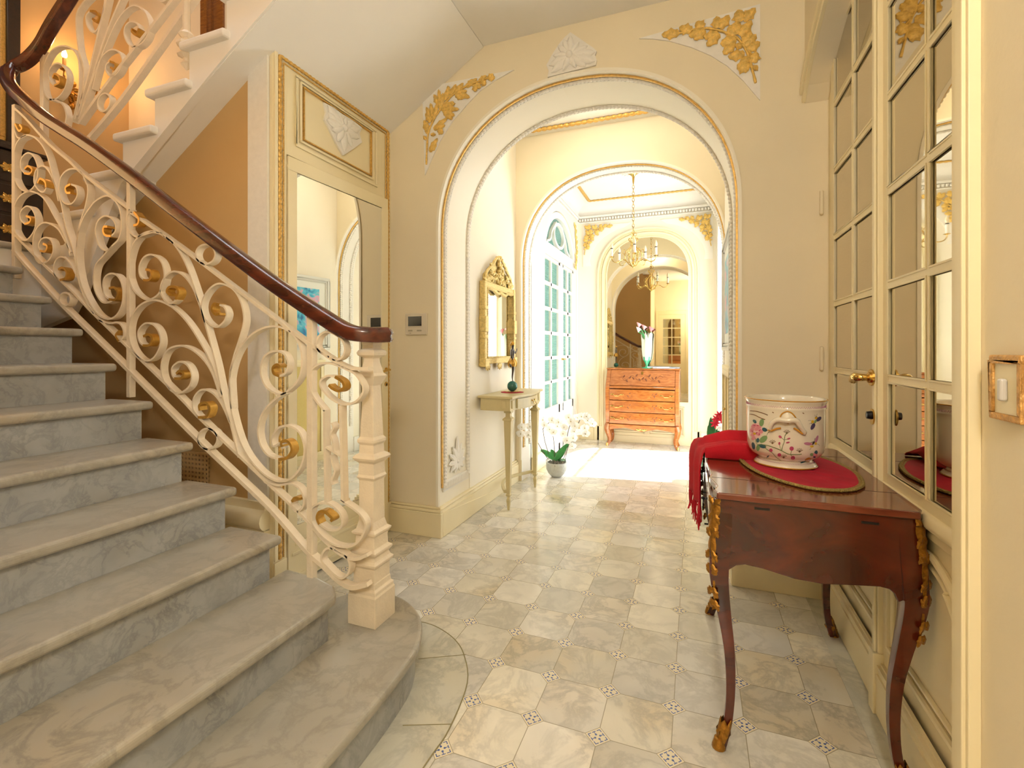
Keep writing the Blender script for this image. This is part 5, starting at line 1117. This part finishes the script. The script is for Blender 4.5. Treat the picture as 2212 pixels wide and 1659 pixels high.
fl_pts = [(60, 520), (40, 640), (205, 510), (180, 660), (440, 390), (465, 480), (600, 400), (560, 560), (625, 610), (900, 350), (940, 420), (1060, 350), (800, 640), (870, 760), (885, 850), (1130, 330), (1220, 330), (1290, 410), (1330, 460), (1190, 540), (1200, 640), (1070, 610), (980, 720), (820, 520), (700, 500), (1000, 600), (1010, 500), (960, 860), (720, 430), (1240, 400)]
heads = [atY(KO[0]+x/KO[2], KO[1]+y/KO[2], (4.08 if x < 300 else PY_-.12+.24*((i*37) % 10)/10)) for i, (x, y) in enumerate(fl_pts)]
stems = [[(440, 560), (470, 760), (540, 1000)], [(620, 680), (640, 850), (650, 1060)], [(540, 400), (600, 380), (430, 560)], [(1100, 390), (1060, 480), (990, 610), (880, 900), (830, 1150)], [(100, 700), (110, 640), (60, 560)], [(160, 560), (300, 720), (420, 930), (520, 1080)], [(920, 490), (880, 650), (860, 900), (800, 1120)]]
for q, sp_ in enumerate(stems):
    b = MB(); b.tube(catmull([atY(KO[0]+x/KO[2], KO[1]+y/KO[2], PY_-.02+.02*q) for x, y in sp_], 5), .0035, 6); b.build('stem', STEM, oc_, smooth=True)
for q, hpt in enumerate(heads):
    b = MB().use(PETAL); f = Vector((.25*math.sin(q), -1, -.15+.2*math.cos(q*2))).normalized(); sd = f.cross(Vector((0, 0, 1))).normalized(); u = sd.cross(f)
    for k, (a, L, w_) in enumerate(((90, .040, .036), (18, .046, .052), (162, .046, .052), (-48, .038, .034), (-132, .038, .034))):
        a = math.radians(a+q*13 % 30-15); petal(b, hpt, hpt+(sd*math.cos(a)+u*math.sin(a))*L, w_, f, .006, 5)
    b.use(M('orchid_throat', '#B9A63A', .6) if q == 0 else bpy.data.materials['orchid_throat']); b.sphere(hpt+f*.004, .0045, 6)
    b.build('blossom', None, oc_, smooth=True)
fa_ = thing('flower_arrangement', 'red and white flowers in a green wrapped pot beside the second arch', 'plant', (.11, 4.62, 0))
gx_, gy_ = .115, 4.62
b = MB().use(M('green_wrap', '#1F6A4F', .4, 0, .3, 14)); b.grid(lambda u, v: (gx_+(.055+.03*v+.008*v*math.sin(2*PI*u*9))*math.cos(2*PI*u), gy_+(.055+.03*v+.008*v*math.cos(2*PI*u*9))*math.sin(2*PI*u), .002+.36*v), 36, 5); b.build('wrapped_pot', None, fa_, smooth=True)
b = MB()
for x, y, tx, ty in ((1546, 935, 1536, 905), (1550, 950, 1531, 922), (1548, 945, 1542, 912), (1548, 960, 1530, 930), (1552, 950, 1554, 930), (1550, 960, 1548, 965)): bigleaf(b, (gx_+.02, gy_, .36), atY(tx, ty, gy_), .05)
b.build('leaves', DGREEN, fa_, smooth=True, solid=.002)
b = MB().use(M('red_bract', '#D31C3C', .5))
for x, y in ((1548, 905), (1554, 897), (1560, 905), (1545, 915)):
    c_ = atY(x, y, gy_-.02)
    for k in range(7):
        a = 2*PI*k/7+x; petal(b, c_, c_+Vector((.045*math.cos(a), -.01, .045*math.sin(a))), .018, (0, -1, 0), .006, 5)
b.build('red_blossoms', None, fa_, smooth=True)
b = MB().use(PETAL); c_ = atY(1556, 925, gy_-.04)
for k in range(8): a = 2*PI*k/8; petal(b, c_, c_+Vector((.03*math.cos(a), -.01, .03*math.sin(a))), .022, (0, -1, 0), .008, 5)
b.build('white_blossom', None, fa_, smooth=True)

# ------------------------------------------------------------------ mahogany side table with ormolu mounts
tb = thing('side_table', 'small mahogany table with cabriole legs and gilt mounts against the glazed doors', 'table', (.30, 1.95, 0))
TZ = .777; TX0, TX1, TY0, TY1 = .045, .553, 1.545, 2.385
half = [(0.060, 1.535), (0.052, 1.567), (0.062, 1.610), (0.060, 1.632), (0.045, 1.70), (0.043, 1.721), (0.050, 1.758), (0.044, 1.85), (0.040, 1.96)]
fr_ = [(x, y) for x, y in half]+[(x, 2*1.962-y) for x, y in reversed(half[:-1])]
outl = fr_+[(0.545, 2.389), (0.558, 2.36), (0.558, 1.565), (0.545, 1.535)]
b = MB().use(MAHOGT); b.prism(outl, TZ-.020, TZ, 'z'); top = b.build('top', None, tb, bevel=.004, seg=3)
b = MB().use(M('seam_dark', '#2A0F08', .5)); b.box(.05, .552, 1.7145, 1.716, TZ, TZ+.0006).box(.05, .552, 2.205, 2.2065, TZ, TZ+.0006); b.build('seam', None, top)
def apron_side(pts, y, nm, dy=.018):
    P = [atY(x, yy, y) for x, yy in pts]; lo = [(p.x, p.z) for p in P]
    return lo
KA = [(1556, 1263), (1562, 1250), (1572, 1232), (1590, 1221), (1610, 1219), (1648, 1228), (1682, 1239), (1716, 1250), (1776, 1261), (1851, 1264), (1901, 1267), (1920, 1272), (1932, 1282), (1940, 1300)]
lo = [(p.x, p.z) for p in [atY(x, yy, 1.555) for x, yy in KA]]
b = MB().use(MAHOG)
near = [(.052, TZ-.022)]+[(.050, .56)]+lo+[(.556, .56), (.552, TZ-.022)]
b.prism(near, 1.552, 1.572, 'y'); b.build('apron', None, tb, smooth=False, bevel=.002)
b = MB().use(MAHOG); b.prism(near, 2.352, 2.372, 'y'); b.build('apron', None, tb, bevel=.002)
ay = [(1.58, .50), (1.60, .535), (1.66, .56), (1.75, .545), (1.85, .525), (1.962, .52), (2.07, .525), (2.17, .545), (2.26, .56), (2.32, .535), (2.345, .50)]
b = MB().use(MAHOG); b.prism([(1.57, TZ-.022)]+ay+[(2.355, TZ-.022)], .052, .07, 'x'); b.build('apron', None, tb, bevel=.002)
b = MB().use(MAHOG); b.prism([(1.57, TZ-.022)]+ay+[(2.355, TZ-.022)], .53, .548, 'x'); b.build('apron', None, tb, bevel=.002)
b = MB().use(DARKM); b.box(.16, .20, 1.549, 1.553, .735, .741).box(.42, .46, 1.549, 1.553, .728, .734); b.box(.06, .545, 1.5505, 1.5525, .7525, .7545); b.build('hinges', None, tb)
KN = M('iron_black', '#1D1A19', .35, .8)
for y0_, y1_ in ((1.60, 1.95), (1.975, 2.32)):
    b = MB(); b.box(.040, .054, y0_, y1_, .655, .748); d = b.build('drawer', MAHOG, tb, bevel=.003)
    b = MB(); yc = (y0_+y1_)/2-.06; b.cyl((.038, yc, .705), (.026, yc, .705), .004, 8); b.sphere((.024, yc, .705), .006, 8)
    b.tube([(.024, yc+.022*math.sin(a), .690+.020*math.cos(a)) for a in [2*PI*k/14 for k in range(14)]], .0022, 5, True); b.build('ring_pull', KN, d, smooth=True)
    b = MB(); b.cyl((.040, yc+.0, .62), (.028, yc, .62), .003, 8); b.build('key', KN, d)
def table_leg(x, y, sx, sy):
    b = MB(); T = [(.74, .000, .026), (.66, .004, .028), (.56, .010, .027), (.50, .008, .024), (.40, -.006, .018), (.29, -.020, .0145), (.18, -.024, .0125), (.09, -.018, .0115), (.035, -.004, .013), (.002, .008, .014)]
    P = catmull([(x+sx*o_, y+sy*o_*.8, z) for z, o_, r_ in T], 4)
    R_ = catmull([(r_, 0, 0) for z, o_, r_ in T], 4)
    b.sweep(P, [(-1, -1), (0, -1.08), (1, -1), (1.08, 0), (1, 1), (0, 1.08), (-1, 1), (-1.08, 0)], (0, 1, 0), mod=lambda i, L: R_[i].x)
    lg = b.build('leg', MAHOG, tb, smooth=True, auto=50)
    b = MB(); fx, fy = x+sx*.006, y+sy*.005
    for k in range(5):
        a = 2*PI*k/5+.6; petal(b, (fx+.010*math.cos(a), fy+.010*math.sin(a), .004), (fx+.014*math.cos(a)-sx*.018, fy+.014*math.sin(a)-sy*.012, .085), .030, (math.cos(a), math.sin(a), .1), .006, 6, .2)
    b.lathe([(.001, 0), (.020, .001), (.019, .010), (.015, .022), (.013, .030)], (fx+sx*.004, fy+sy*.004, 0.0005), 12); b.build('foot_mount', BRONZE, lg, smooth=True)
    b = MB(); d_ = Vector((sx, sy, 0)).normalized(); w_ = Vector((-d_.y, d_.x, 0))
    S = [Vector((x, y, 0))+d_*(.030+e_)+Vector((0, 0, z)) for z, e_ in ((.735, .000), (.70, .003), (.66, .007), (.62, .011), (.58, .012), (.54, .011), (.50, .008), (.46, .002), (.42, -.006))]
    SP = catmull(S, 4)
    b.sweep(SP, [(-1, 0), (-.5, .5), (0, .7), (.5, .5), (1, 0), (0, -.4)], tuple(d_), mod=lambda i, L: (.020*(1.15-.03*i)*(.55+.45*abs(math.sin(i*.55+.7))), .012*(1.1-.025*i)))
    for k, (z, L_) in enumerate(((.73, .05), (.70, .045), (.665, .045), (.635, .05), (.60, .05), (.555, .04), (.53, .045), (.49, .04), (.455, .035))):
        i_ = min(len(SP)-1, int((.735-z)/.315*len(SP))); p = SP[i_]+d_*.004
        for q in (-1, 1): petal(b, p+w_*q*.004, p+w_*q*L_*.42-d_*.004+Vector((0, 0, .022 if k % 3 == 0 else -.030)), .020, d_, .006, 6, .25)
    b.build('corner_mount', BRONZE, lg, smooth=True)
table_leg(.076, 1.580, -1, -1); table_leg(.530, 1.580, 1, -1); table_leg(.070, 2.345, -1, 1); table_leg(.530, 2.345, 1, 1)

# doily on the table
dp = [(1601, 990), (1606, 1003), (1630, 1020), (1664, 1035), (1700, 1047), (1750, 1059), (1799, 1064), (1840, 1063), (1862, 1054), (1862, 1042), (1848, 1024), (1815, 1006), (1778, 992), (1735, 980), (1690, 976), (1640, 978)]
D = [atZ(x, y, TZ) for x, y in dp]; DC = catmull([Vector((p.x, p.y, 0)) for p in D], 4, True); dc = sum(DC, Vector())/len(DC)
dm = thing('doily', 'pointed oval crimson doily with gold braid edge beneath the porcelain cachepot', 'doily', (dc.x, dc.y, TZ))
random.seed(2)
def dl(u, v):
    k = u*len(DC); i = int(k) % len(DC); j = (i+1) % len(DC); p = DC[i]*(1-(k-int(k)))+DC[j]*(k-int(k)); q = dc+(p-dc)*v
    return (q.x, q.y, TZ+.0045+.0028*math.sin(q.x*90+q.y*60)*math.sin(q.y*40)*(1 if v < .9 else .2)+.002)
b = MB().use(CRIM); b.grid(dl, 64, 10); b.build('cloth', None, dm, smooth=True, solid=.002)
b = MB().use(BRAID)
for g_, r_ in ((1.0, .005), (.955, .0035)):
    P = resample([dc+(p-dc)*g_+Vector((0, 0, TZ+.006)) for p in DC+[DC[0]]], .0035); b.tube(P, r_, 6, mod=lambda i, L: (1+.45*math.sin(i*1.6), .9))
b.build('braid_edge', None, dm, smooth=True)

# porcelain cachepot
PXc, PYc, PZc = .303, 1.975, TZ+.008
pot = thing('cachepot', 'white porcelain cachepot painted with peonies and insects, gold rim, on the mahogany table', 'pot', (PXc, PYc, PZc))
prof = [(.001, 0), (.108, .0), (.113, .003), (.112, .008), (.104, .016), (.096, .021), (.094, .026), (.108, .031), (.124, .041), (.134, .055), (.1395, .075), (.1405, .10), (.1410, .185), (.1415, .205), (.1440, .209), (.1415, .213), (.1410, .222), (.1450, .228), (.1475, .234), (.1475, .238), (.1430, .240), (.1360, .236), (.1340, .22), (.132, .08), (.12, .045), (.001, .04)]
prof = [(r*.885, z) for r, z in prof]
b = MB().use(PORC); b.lathe(prof, (PXc, PYc, PZc), 64); b.build('body', None, pot, smooth=True, auto=60)
def prad(z):
    P_ = [q for q in prof[5:21]]; z -= PZc
    for (r0, z0), (r1, z1) in zip(P_, P_[1:]):
        if z0 <= z <= z1: return r0+(r1-r0)*(z-z0)/max(1e-6, z1-z0)
    return .1305 if z > .1 else .083
def onpot(x, y, off=.0008):
    d = ray(x, y); t = (PYc-.16)/d.y*.93
    for _ in range(400):
        p = Vector((d.x*t, d.y*t, EYE+d.z*t)); r = math.hypot(p.x-PXc, p.y-PYc); R_ = prad(p.z)+off
        if r <= R_: break
        t *= 1.0006
    n = Vector((p.x-PXc, p.y-PYc, 0)).normalized(); return Vector((PXc, PYc, p.z))+n*(prad(p.z)+off), n
KP = (1600, 840, 8.73)
def pp(x, y, off=.0008): return onpot(KP[0]+x/KP[2], KP[1]+y/KP[2], off)
def blob(b, cx, cy, rx, ry, rot=0, n=10, off=.0009, lob=0):
    c_, s_ = math.cos(rot), math.sin(rot); vs = [pp(cx, cy, off+.0006)[0]]
    for k in range(n):
        a = 2*PI*k/n; q = 1+lob*math.cos(5*a); u, v = rx*q*math.cos(a), ry*q*math.sin(a); vs.append(pp(cx+u*c_-v*s_, cy+u*s_+v*c_, off)[0])
    b.add(vs, [(0, k+1, (k+1) % n+1) for k in range(n)])
def pline(b, pts, r=.0007): b.tube([pp(x, y, .0006)[0] for x, y in [(p.x, p.y) for p in catmull([(x, y, 0) for x, y in pts], 4)]], r, 4)
cm = {k: M('enamel_'+k, v, .25) for k, v in dict(pink='#D98E98', rose='#B8486A', pale='#EBC4C4', leaf='#7E9E6A', teal='#38606A', olive='#7A8A5A', yellow='#D8AE30', violet='#4A4264', brown='#7C5A3A', black='#2A2628', gold='#C28A2E', mauve='#B87A94').items()}
b = MB()
b.use(cm['pale']); blob(b, 290, 790, 125, 150, .2, 16, .0009, .06)
b.use(cm['pink'])
for cx, cy, r in ((250, 700, 55), (340, 720, 50), (210, 780, 50), (380, 800, 50), (230, 860, 50), (300, 760, 45), (330, 850, 45), (240, 930, 45)): blob(b, cx, cy, r, r*.75, cx*.01, 10, .0014)
b.use(cm['rose'])
for cx, cy in ((260, 690), (320, 690), (360, 780), (300, 830), (220, 800), (350, 860)): blob(b, cx, cy, 26, 9, .6+cx, 8, .002)
b.use(cm['yellow']); blob(b, 262, 845, 30, 22, .2, 8, .0024)
b.use(cm['leaf'])
for a in ((395, 640, 75, 45, 1.8), (430, 950, 90, 55, -.7), (330, 1110, 35, 65, .1), (560, 990, 1, 1, 0)): blob(b, *a[:4], a[4], 10)
b.use(cm['teal'])
for a in ((265, 615, 45, 28, .8), (450, 770, 50, 38, .5), (325, 970, 30, 45, .1), (240, 1075, 32, 70, -.2), (410, 1080, 75, 38, .3), (1420, 1200, 32, 42, .3), (1180, 1380, 60, 14, -.3), (510, 1280, 40, 14, -.8)): blob(b, *a)
b.use(cm['olive'])
pline(b, [(330, 1050), (480, 1060), (640, 1110), (780, 1170), (900, 1230), (1050, 1240), (1150, 1230)], .0014); pline(b, [(480, 1060), (470, 1120), (600, 1210), (680, 1300), (760, 1350)], .0011)
pline(b, [(770, 1170), (790, 1080), (820, 1000), (830, 900), (870, 830)], .0012); pline(b, [(760, 1160), (740, 1090), (725, 1040)], .0008); pline(b, [(825, 970), (770, 920)], .0008); pline(b, [(830, 960), (900, 940)], .0008); pline(b, [(940, 1230), (960, 1160)], .001); pline(b, [(940, 1240), (985, 1290)], .001)
pline(b, [(280, 930), (290, 1000), (320, 1050)], .001); pline(b, [(480, 900), (520, 820), (550, 800)], .0008)
b.use(cm['rose'])
for a in ((745, 905, 35, 24, .6), (905, 940, 35, 16, -.3), (890, 1012, 38, 16, -.2), (730, 1030, 20, 30, 0), (960, 1125, 42, 42, 0), (985, 1300, 40, 38, 0), (570, 1160, 34, 36, 0), (730, 1245, 36, 34, 0)): blob(b, *a)
b.use(cm['brown'])
for cx, cy in ((870, 830), (600, 1020), (1110, 1180), (810, 1290)):
    for k in range(5):
        a = -PI/2+(k-2)*.55; pline(b, [(cx, cy+20), (cx+38*math.cos(a)-12, cy+38*math.sin(a)), (cx+70*math.cos(a), cy+60*math.sin(a)), (cx+38*math.cos(a)+12, cy+36*math.sin(a)), (cx, cy+20)], .0004)
b.use(cm['violet']); blob(b, 1470, 570, 62, 34, -.7, 10); blob(b, 1360, 710, 36, 70, .5, 10)
b.use(cm['leaf']); blob(b, 1408, 615, 22, 38, .5)
b.use(cm['yellow']); blob(b, 1355, 620, 28, 30); blob(b, 1420, 550, 26, 24); blob(b, 1340, 1085, 36, 20); blob(b, 1415, 1030, 22, 26)
b.use(cm['mauve']); blob(b, 1270, 1035, 80, 30, .1); blob(b, 1430, 950, 26, 80, .35)
b.use(cm['black']); blob(b, 1370, 1020, 20, 40, .6); pline(b, [(1320, 1010), (1380, 990), (1400, 930)], .0008); pline(b, [(1325, 640), (1355, 670), (1380, 640)], .0007); pline(b, [(1400, 540), (1430, 520), (1450, 550)], .0007)
for x1_, y1_, x2_, y2_ in ((1330, 600, 1270, 600), (1340, 650, 1290, 660), (1420, 520, 1440, 470), (1400, 525, 1390, 490), (1330, 1110, 1300, 1150), (1440, 1040, 1480, 1070)): pline(b, [(x1_, y1_), ((x1_+x2_)/2+8, (y1_+y2_)/2-8), (x2_, y2_)], .0004)
b.use(cm['gold']); blob(b, 1270, 1335, 65, 38, -.3, 12, .0009, .1); b.use(cm['pink']); blob(b, 1400, 1250, 50, 45); b.use(cm['violet']); blob(b, 1390, 1285, 24, 16, 0, 8, .002); b.use(cm['leaf']); blob(b, 1340, 1240, 36, 30)
b.use(cm['brown']); pline(b, [(180, 410), (300, 425), (420, 460), (510, 495)], .0014); pline(b, [(175, 475), (260, 490), (360, 540), (460, 580)], .0014)
for x_, y_ in ((610, 445), (1180, 460)): blob(b, x_, y_, 20, 9, .5)
b.build('painted_decoration', None, pot, smooth=True)
b = MB().use(cm['gold'])
b.tube([(PXc+.1305*math.cos(a), PYc+.1305*math.sin(a), PZc+.2375) for a in [2*PI*k/72 for k in range(72)]], .0018, 5, True)
b.tube([(PXc+.0996*math.cos(a), PYc+.0996*math.sin(a), PZc+.004) for a in [2*PI*k/72 for k in range(72)]], .0022, 5, True); b.build('gold_rim', None, pot, smooth=True)
b = MB().use(cm['mauve'])
for k in range(110):
    a = 2*PI*k/110; r_ = .1255; c_ = Vector((PXc+r_*math.cos(a), PYc+r_*math.sin(a), PZc+.2175)); t_ = Vector((-math.sin(a), math.cos(a), 0))
    b.tube([c_-t_*.003+Vector((0, 0, -.004)), c_+Vector((0, 0, .003)), c_+t_*.003+Vector((0, 0, -.004))], .0005, 4)
    r_ = .0918; c_ = Vector((PXc+r_*math.cos(a), PYc+r_*math.sin(a), PZc+.0168)); b.tube([c_-t_*.002, c_+t_*.002+Vector((math.cos(a)*-.004, math.sin(a)*-.004, .003))], .0005, 4)
b.build('printed_bands', None, pot)
# modelled handle facing the viewpoint
b = MB().use(PORC); hp_ = [(545, 760), (600, 640), (700, 585), (800, 590), (880, 600), (960, 590), (1060, 610), (1120, 700), (1200, 820)]
b.tube(catmull([pp(x, y, .010+.012*math.sin(PI*i/8))[0] for i, (x, y) in enumerate(hp_)], 5), .0085, 10, mod=lambda i, L: .8+.35*math.sin(PI*i/40))
fan_c = [pp(x, y, .006)[0] for x, y in ((720, 590), (760, 490), (820, 440), (890, 425), (960, 455), (1020, 520), (1060, 600))]
ctr = pp(885, 580, .020)[0]; b.add([ctr]+fan_c+[p_+Vector((0, .006, 0)) for p_ in fan_c], [(0, k+1, k+2) for k in range(6)]+[(k+1, k+8, k+9, k+2) for k in range(6)])
b.sphere(pp(545, 750, .006)[0], .009, 8).sphere(pp(1195, 820, .006)[0], .009, 8)
hd = b.build('handle', None, pot, smooth=True)
b = MB().use(cm['gold']); b.tube(catmull([p_+Vector((0, -.003, 0)) for p_ in fan_c], 4), .0022, 6); b.sphere(pp(890, 630, .018)[0], .006, 8); b.tube([pp(520, 770, .012)[0], pp(580, 790, .010)[0], pp(680, 750, .006)[0], pp(760, 740, .004)[0]], .0035, 6); b.tube([pp(1230, 820, .012)[0], pp(1160, 840, .010)[0], pp(1060, 770, .006)[0], pp(1000, 740, .004)[0]], .0035, 6); b.build('gilding', None, hd, smooth=True)

# ------------------------------------------------------------------ red scarf over the table's back corner
sc_ = thing('scarf', 'bright red fringed wool scarf hanging over the left edge of the mahogany table', 'scarf', (.10, 2.15, TZ))
def scf(u, v):
    """u: 0 behind the pot .. 1 hanging end; v: across"""
    L_top = .36; L_hang = .20; s = u*(L_top+L_hang+.03); w0, w1 = 1.975, 2.335
    fold = .016*math.sin(v*PI*3.2+.6)+.008*math.sin(v*PI*7+1.3*u)
    y = w0+(w1-w0)*v+.02*math.sin(u*3)*(1-v); hump = .030+.030*math.sin(PI*v)+fold*1.1
    if s < L_top:
        x = .385-s; k = 1-max(0, (s-L_top+.10)/.10)*.45; z = TZ+.004+hump*k*(.35+.65*min(1, s/.05))*(1 if 0 < v < 1 else 0.02)
        if v == 0 or v == 1: z = TZ+.003
    else:
        h_ = s-L_top; a = min(1, h_/.05)*PI/2; x = .028+.006*math.cos(a)-.046*v*math.sin(a)-(.008*math.sin(v*PI*5+1)+.006)*min(1, h_/.08); z = TZ+.004+hump*.5*math.cos(a)-max(0, h_-.03)
        x -= .0; y = y+(-.02)*min(1, h_/.1)*(1-v)
    return (x, y, z)
b = MB().use(RED); b.grid(scf, 44, 36); b.build('cloth', None, sc_, smooth=True, solid=.004)
b = MB().use(RED); random.seed(11)
for k in range(40):
    v = k/39; p = Vector(scf(1.0, v)); L = .07+random.uniform(-.015, .02)
    b.tube(catmull([p+Vector((0, 0, .004)), p+Vector((random.uniform(-.006, .004), random.uniform(-.006, .006), -L*.5)), p+Vector((random.uniform(-.010, .004), random.uniform(-.010, .010), -L))], 3), .0021, 5); 
    b.sphere(p+Vector((0, 0, -.012)), .0035, 5)
b.build('fringe', None, sc_, smooth=True)['kind'] = 'stuff'

# ------------------------------------------------------------------ stair landing furnishings
sn = thing('wall_sconce', 'gilt bronze two-light wall sconce with lit candle bulbs beyond the upper railing', 'wall sconce', (-4.6, 2.28, 3.3))
b = MB(); x = -4.598
P = catmull([(x+.02, 2.30, 3.02), (x+.03, 2.26, 3.07), (x+.025, 2.29, 3.14), (x+.03, 2.27, 3.22), (x+.025, 2.29, 3.30)], 6); b.tube(P, .014, 8, mod=lambda i, L: 1+.6*math.sin(i*.9))
for k in range(9): a = k*2.1; petal(b, (x+.02, 2.28, 3.10+k*.022), (x+.04, 2.28+.05*math.cos(a), 3.12+k*.022+.03*math.sin(a)), .03, (1, 0, 0), .01, 5, .2)
b.build('backplate', BRONZE, sn, smooth=True)
LIT = M('lit_bulb', '#FFE2B0', .3, emit='#FFC878', es=14.0); CWX = M('candle_wax', '#B98A50', .5)
for y, z in ((2.18, 3.33), (2.385, 3.29)):
    b = MB(); b.tube(catmull([(x+.03, 2.28, 3.22), (x+.08, (2.28+y)/2, 3.18), (x+.13, y, 3.24), (x+.13, y, z-.02)], 6), .007, 8); b.lathe([(.006, -.02), (.03, -.012), (.026, -.004), (.012, 0)], (x+.13, y, z), 12); ar = b.build('arm', BRONZE, sn, smooth=True)
    b = MB(); b.lathe([(.012, 0), (.012, .075)], (x+.13, y, z), 12); b.build('candle', CWX, ar, smooth=True)
    b = MB(); b.lathe([(.006, .075), (.016, .09), (.017, .105), (.010, .13), (.001, .155)], (x+.13, y, z), 12); b.build('bulb', LIT, ar, smooth=True)
pf = thing('framed_painting', 'dark painting in a deep brown and gold frame on the stair landing wall', 'painting', (-4.6, 1.6, 2.7))
b = MB().use(EBONY); fr2 = lambda b, t, ya, yb, za, zb, w: b.box(x, x+t, ya, yb, za, za+w).box(x, x+t, ya, yb, zb-w, zb).box(x, x+t, ya, ya+w, za+w, zb-w).box(x, x+t, yb-w, yb, za+w, zb-w)
fr2(b, .05, 1.0, 1.96, 2.60, 4.4, .07); b.use(GOLDL); fr2(b, .035, 1.07, 1.89, 2.67, 4.33, .03); b.build('frame', None, pf, bevel=.004)
b = MB(); b.box(x, x+.012, 1.09, 1.87, 2.69, 4.31); b.build('canvas', M('dark_canvas', '#2A1D16', .5, 0, .4, 6), pf)
chs = thing('commode', 'dark wooden commode with gilt drawer mounts on the stair landing', 'commode', (-4.4, 1.5, 1.782))
zl = RZ*11
b = MB(); b.box(-4.598, -4.19, 1.02, 1.93, zl+.08, zl+.72); b.build('body', EBONY, chs, bevel=.01)
b = MB(); b.box(-4.598, -4.17, 1.0, 1.955, zl+.72, zl+.75); b.build('top', EBONY, chs, bevel=.006)
for y in (1.06, 1.89):
    b = MB(); b.box(-4.25, -4.2, y-.025, y+.025, zl, zl+.08); b.build('foot', EBONY, chs, bevel=.004)
    b = MB(); b.box(-4.59, -4.54, y-.025, y+.025, zl, zl+.08); b.build('foot', EBONY, chs, bevel=.004)
for k in range(3):
    b = MB(); b.box(-4.192, -4.182, 1.05, 1.90, zl+.11+k*.20, zl+.29+k*.20); d = b.build('drawer', EBONY, chs, bevel=.004)
    for y in (1.25, 1.74):
        b = MB(); 
        for q in range(6): a = 2*PI*q/6; petal(b, (-4.18, y, zl+.20+k*.2), (-4.178, y+.045*math.cos(a), zl+.20+k*.2+.035*math.sin(a)), .028, (1, 0, 0), .008, 5, .2)
        b.build('mount', BRASS, d, smooth=True)
b = MB().use(wood('brown_casing', '#6A3A14', '#9A6428', .4)); b.box(-3.66, -3.54, 2.66, 2.698, 1.80, 4.6).box(-3.60, -3.57, 2.645, 2.66, 1.80, 4.6).box(-3.54, -3.44, 2.68, 2.698, 1.80, 4.6); struct(b.build('trim_14'))

# glazed door in the rear wall (reflected in the far mirror)
rd = struct(bpy.data.objects.new('door_3', None), 'cream glazed door in the wall behind, seen in the far mirror'); COL.objects.link(rd); rd.location = (-.6, -1.2, 0)
b = MB().use(CREAM); Y = -1.198
b.box(-1.02, -.95, Y, Y+.03, 0, 2.25).box(-.25, -.18, Y, Y+.03, 0, 2.25).box(-.95, -.25, Y, Y+.03, 2.14, 2.25).box(-.95, -.83, Y, Y+.02, 0, 2.14).box(-.37, -.25, Y, Y+.02, 0, 2.14).box(-.83, -.37, Y, Y+.02, 0, .8).box(-.83, -.37, Y, Y+.02, 2.02, 2.14).box(-.61, -.59, Y, Y+.018, .8, 2.02)
for z in (1.04, 1.28, 1.52, 1.77): b.box(-.83, -.37, Y, Y+.018, z-.01, z+.01)
b.build('door_leaf', None, rd, bevel=.003)
b = MB(); b.box(-.83, -.37, Y+.002, Y+.006, .8, 2.02); b.build('mirror_panes', MIRRORD, rd)
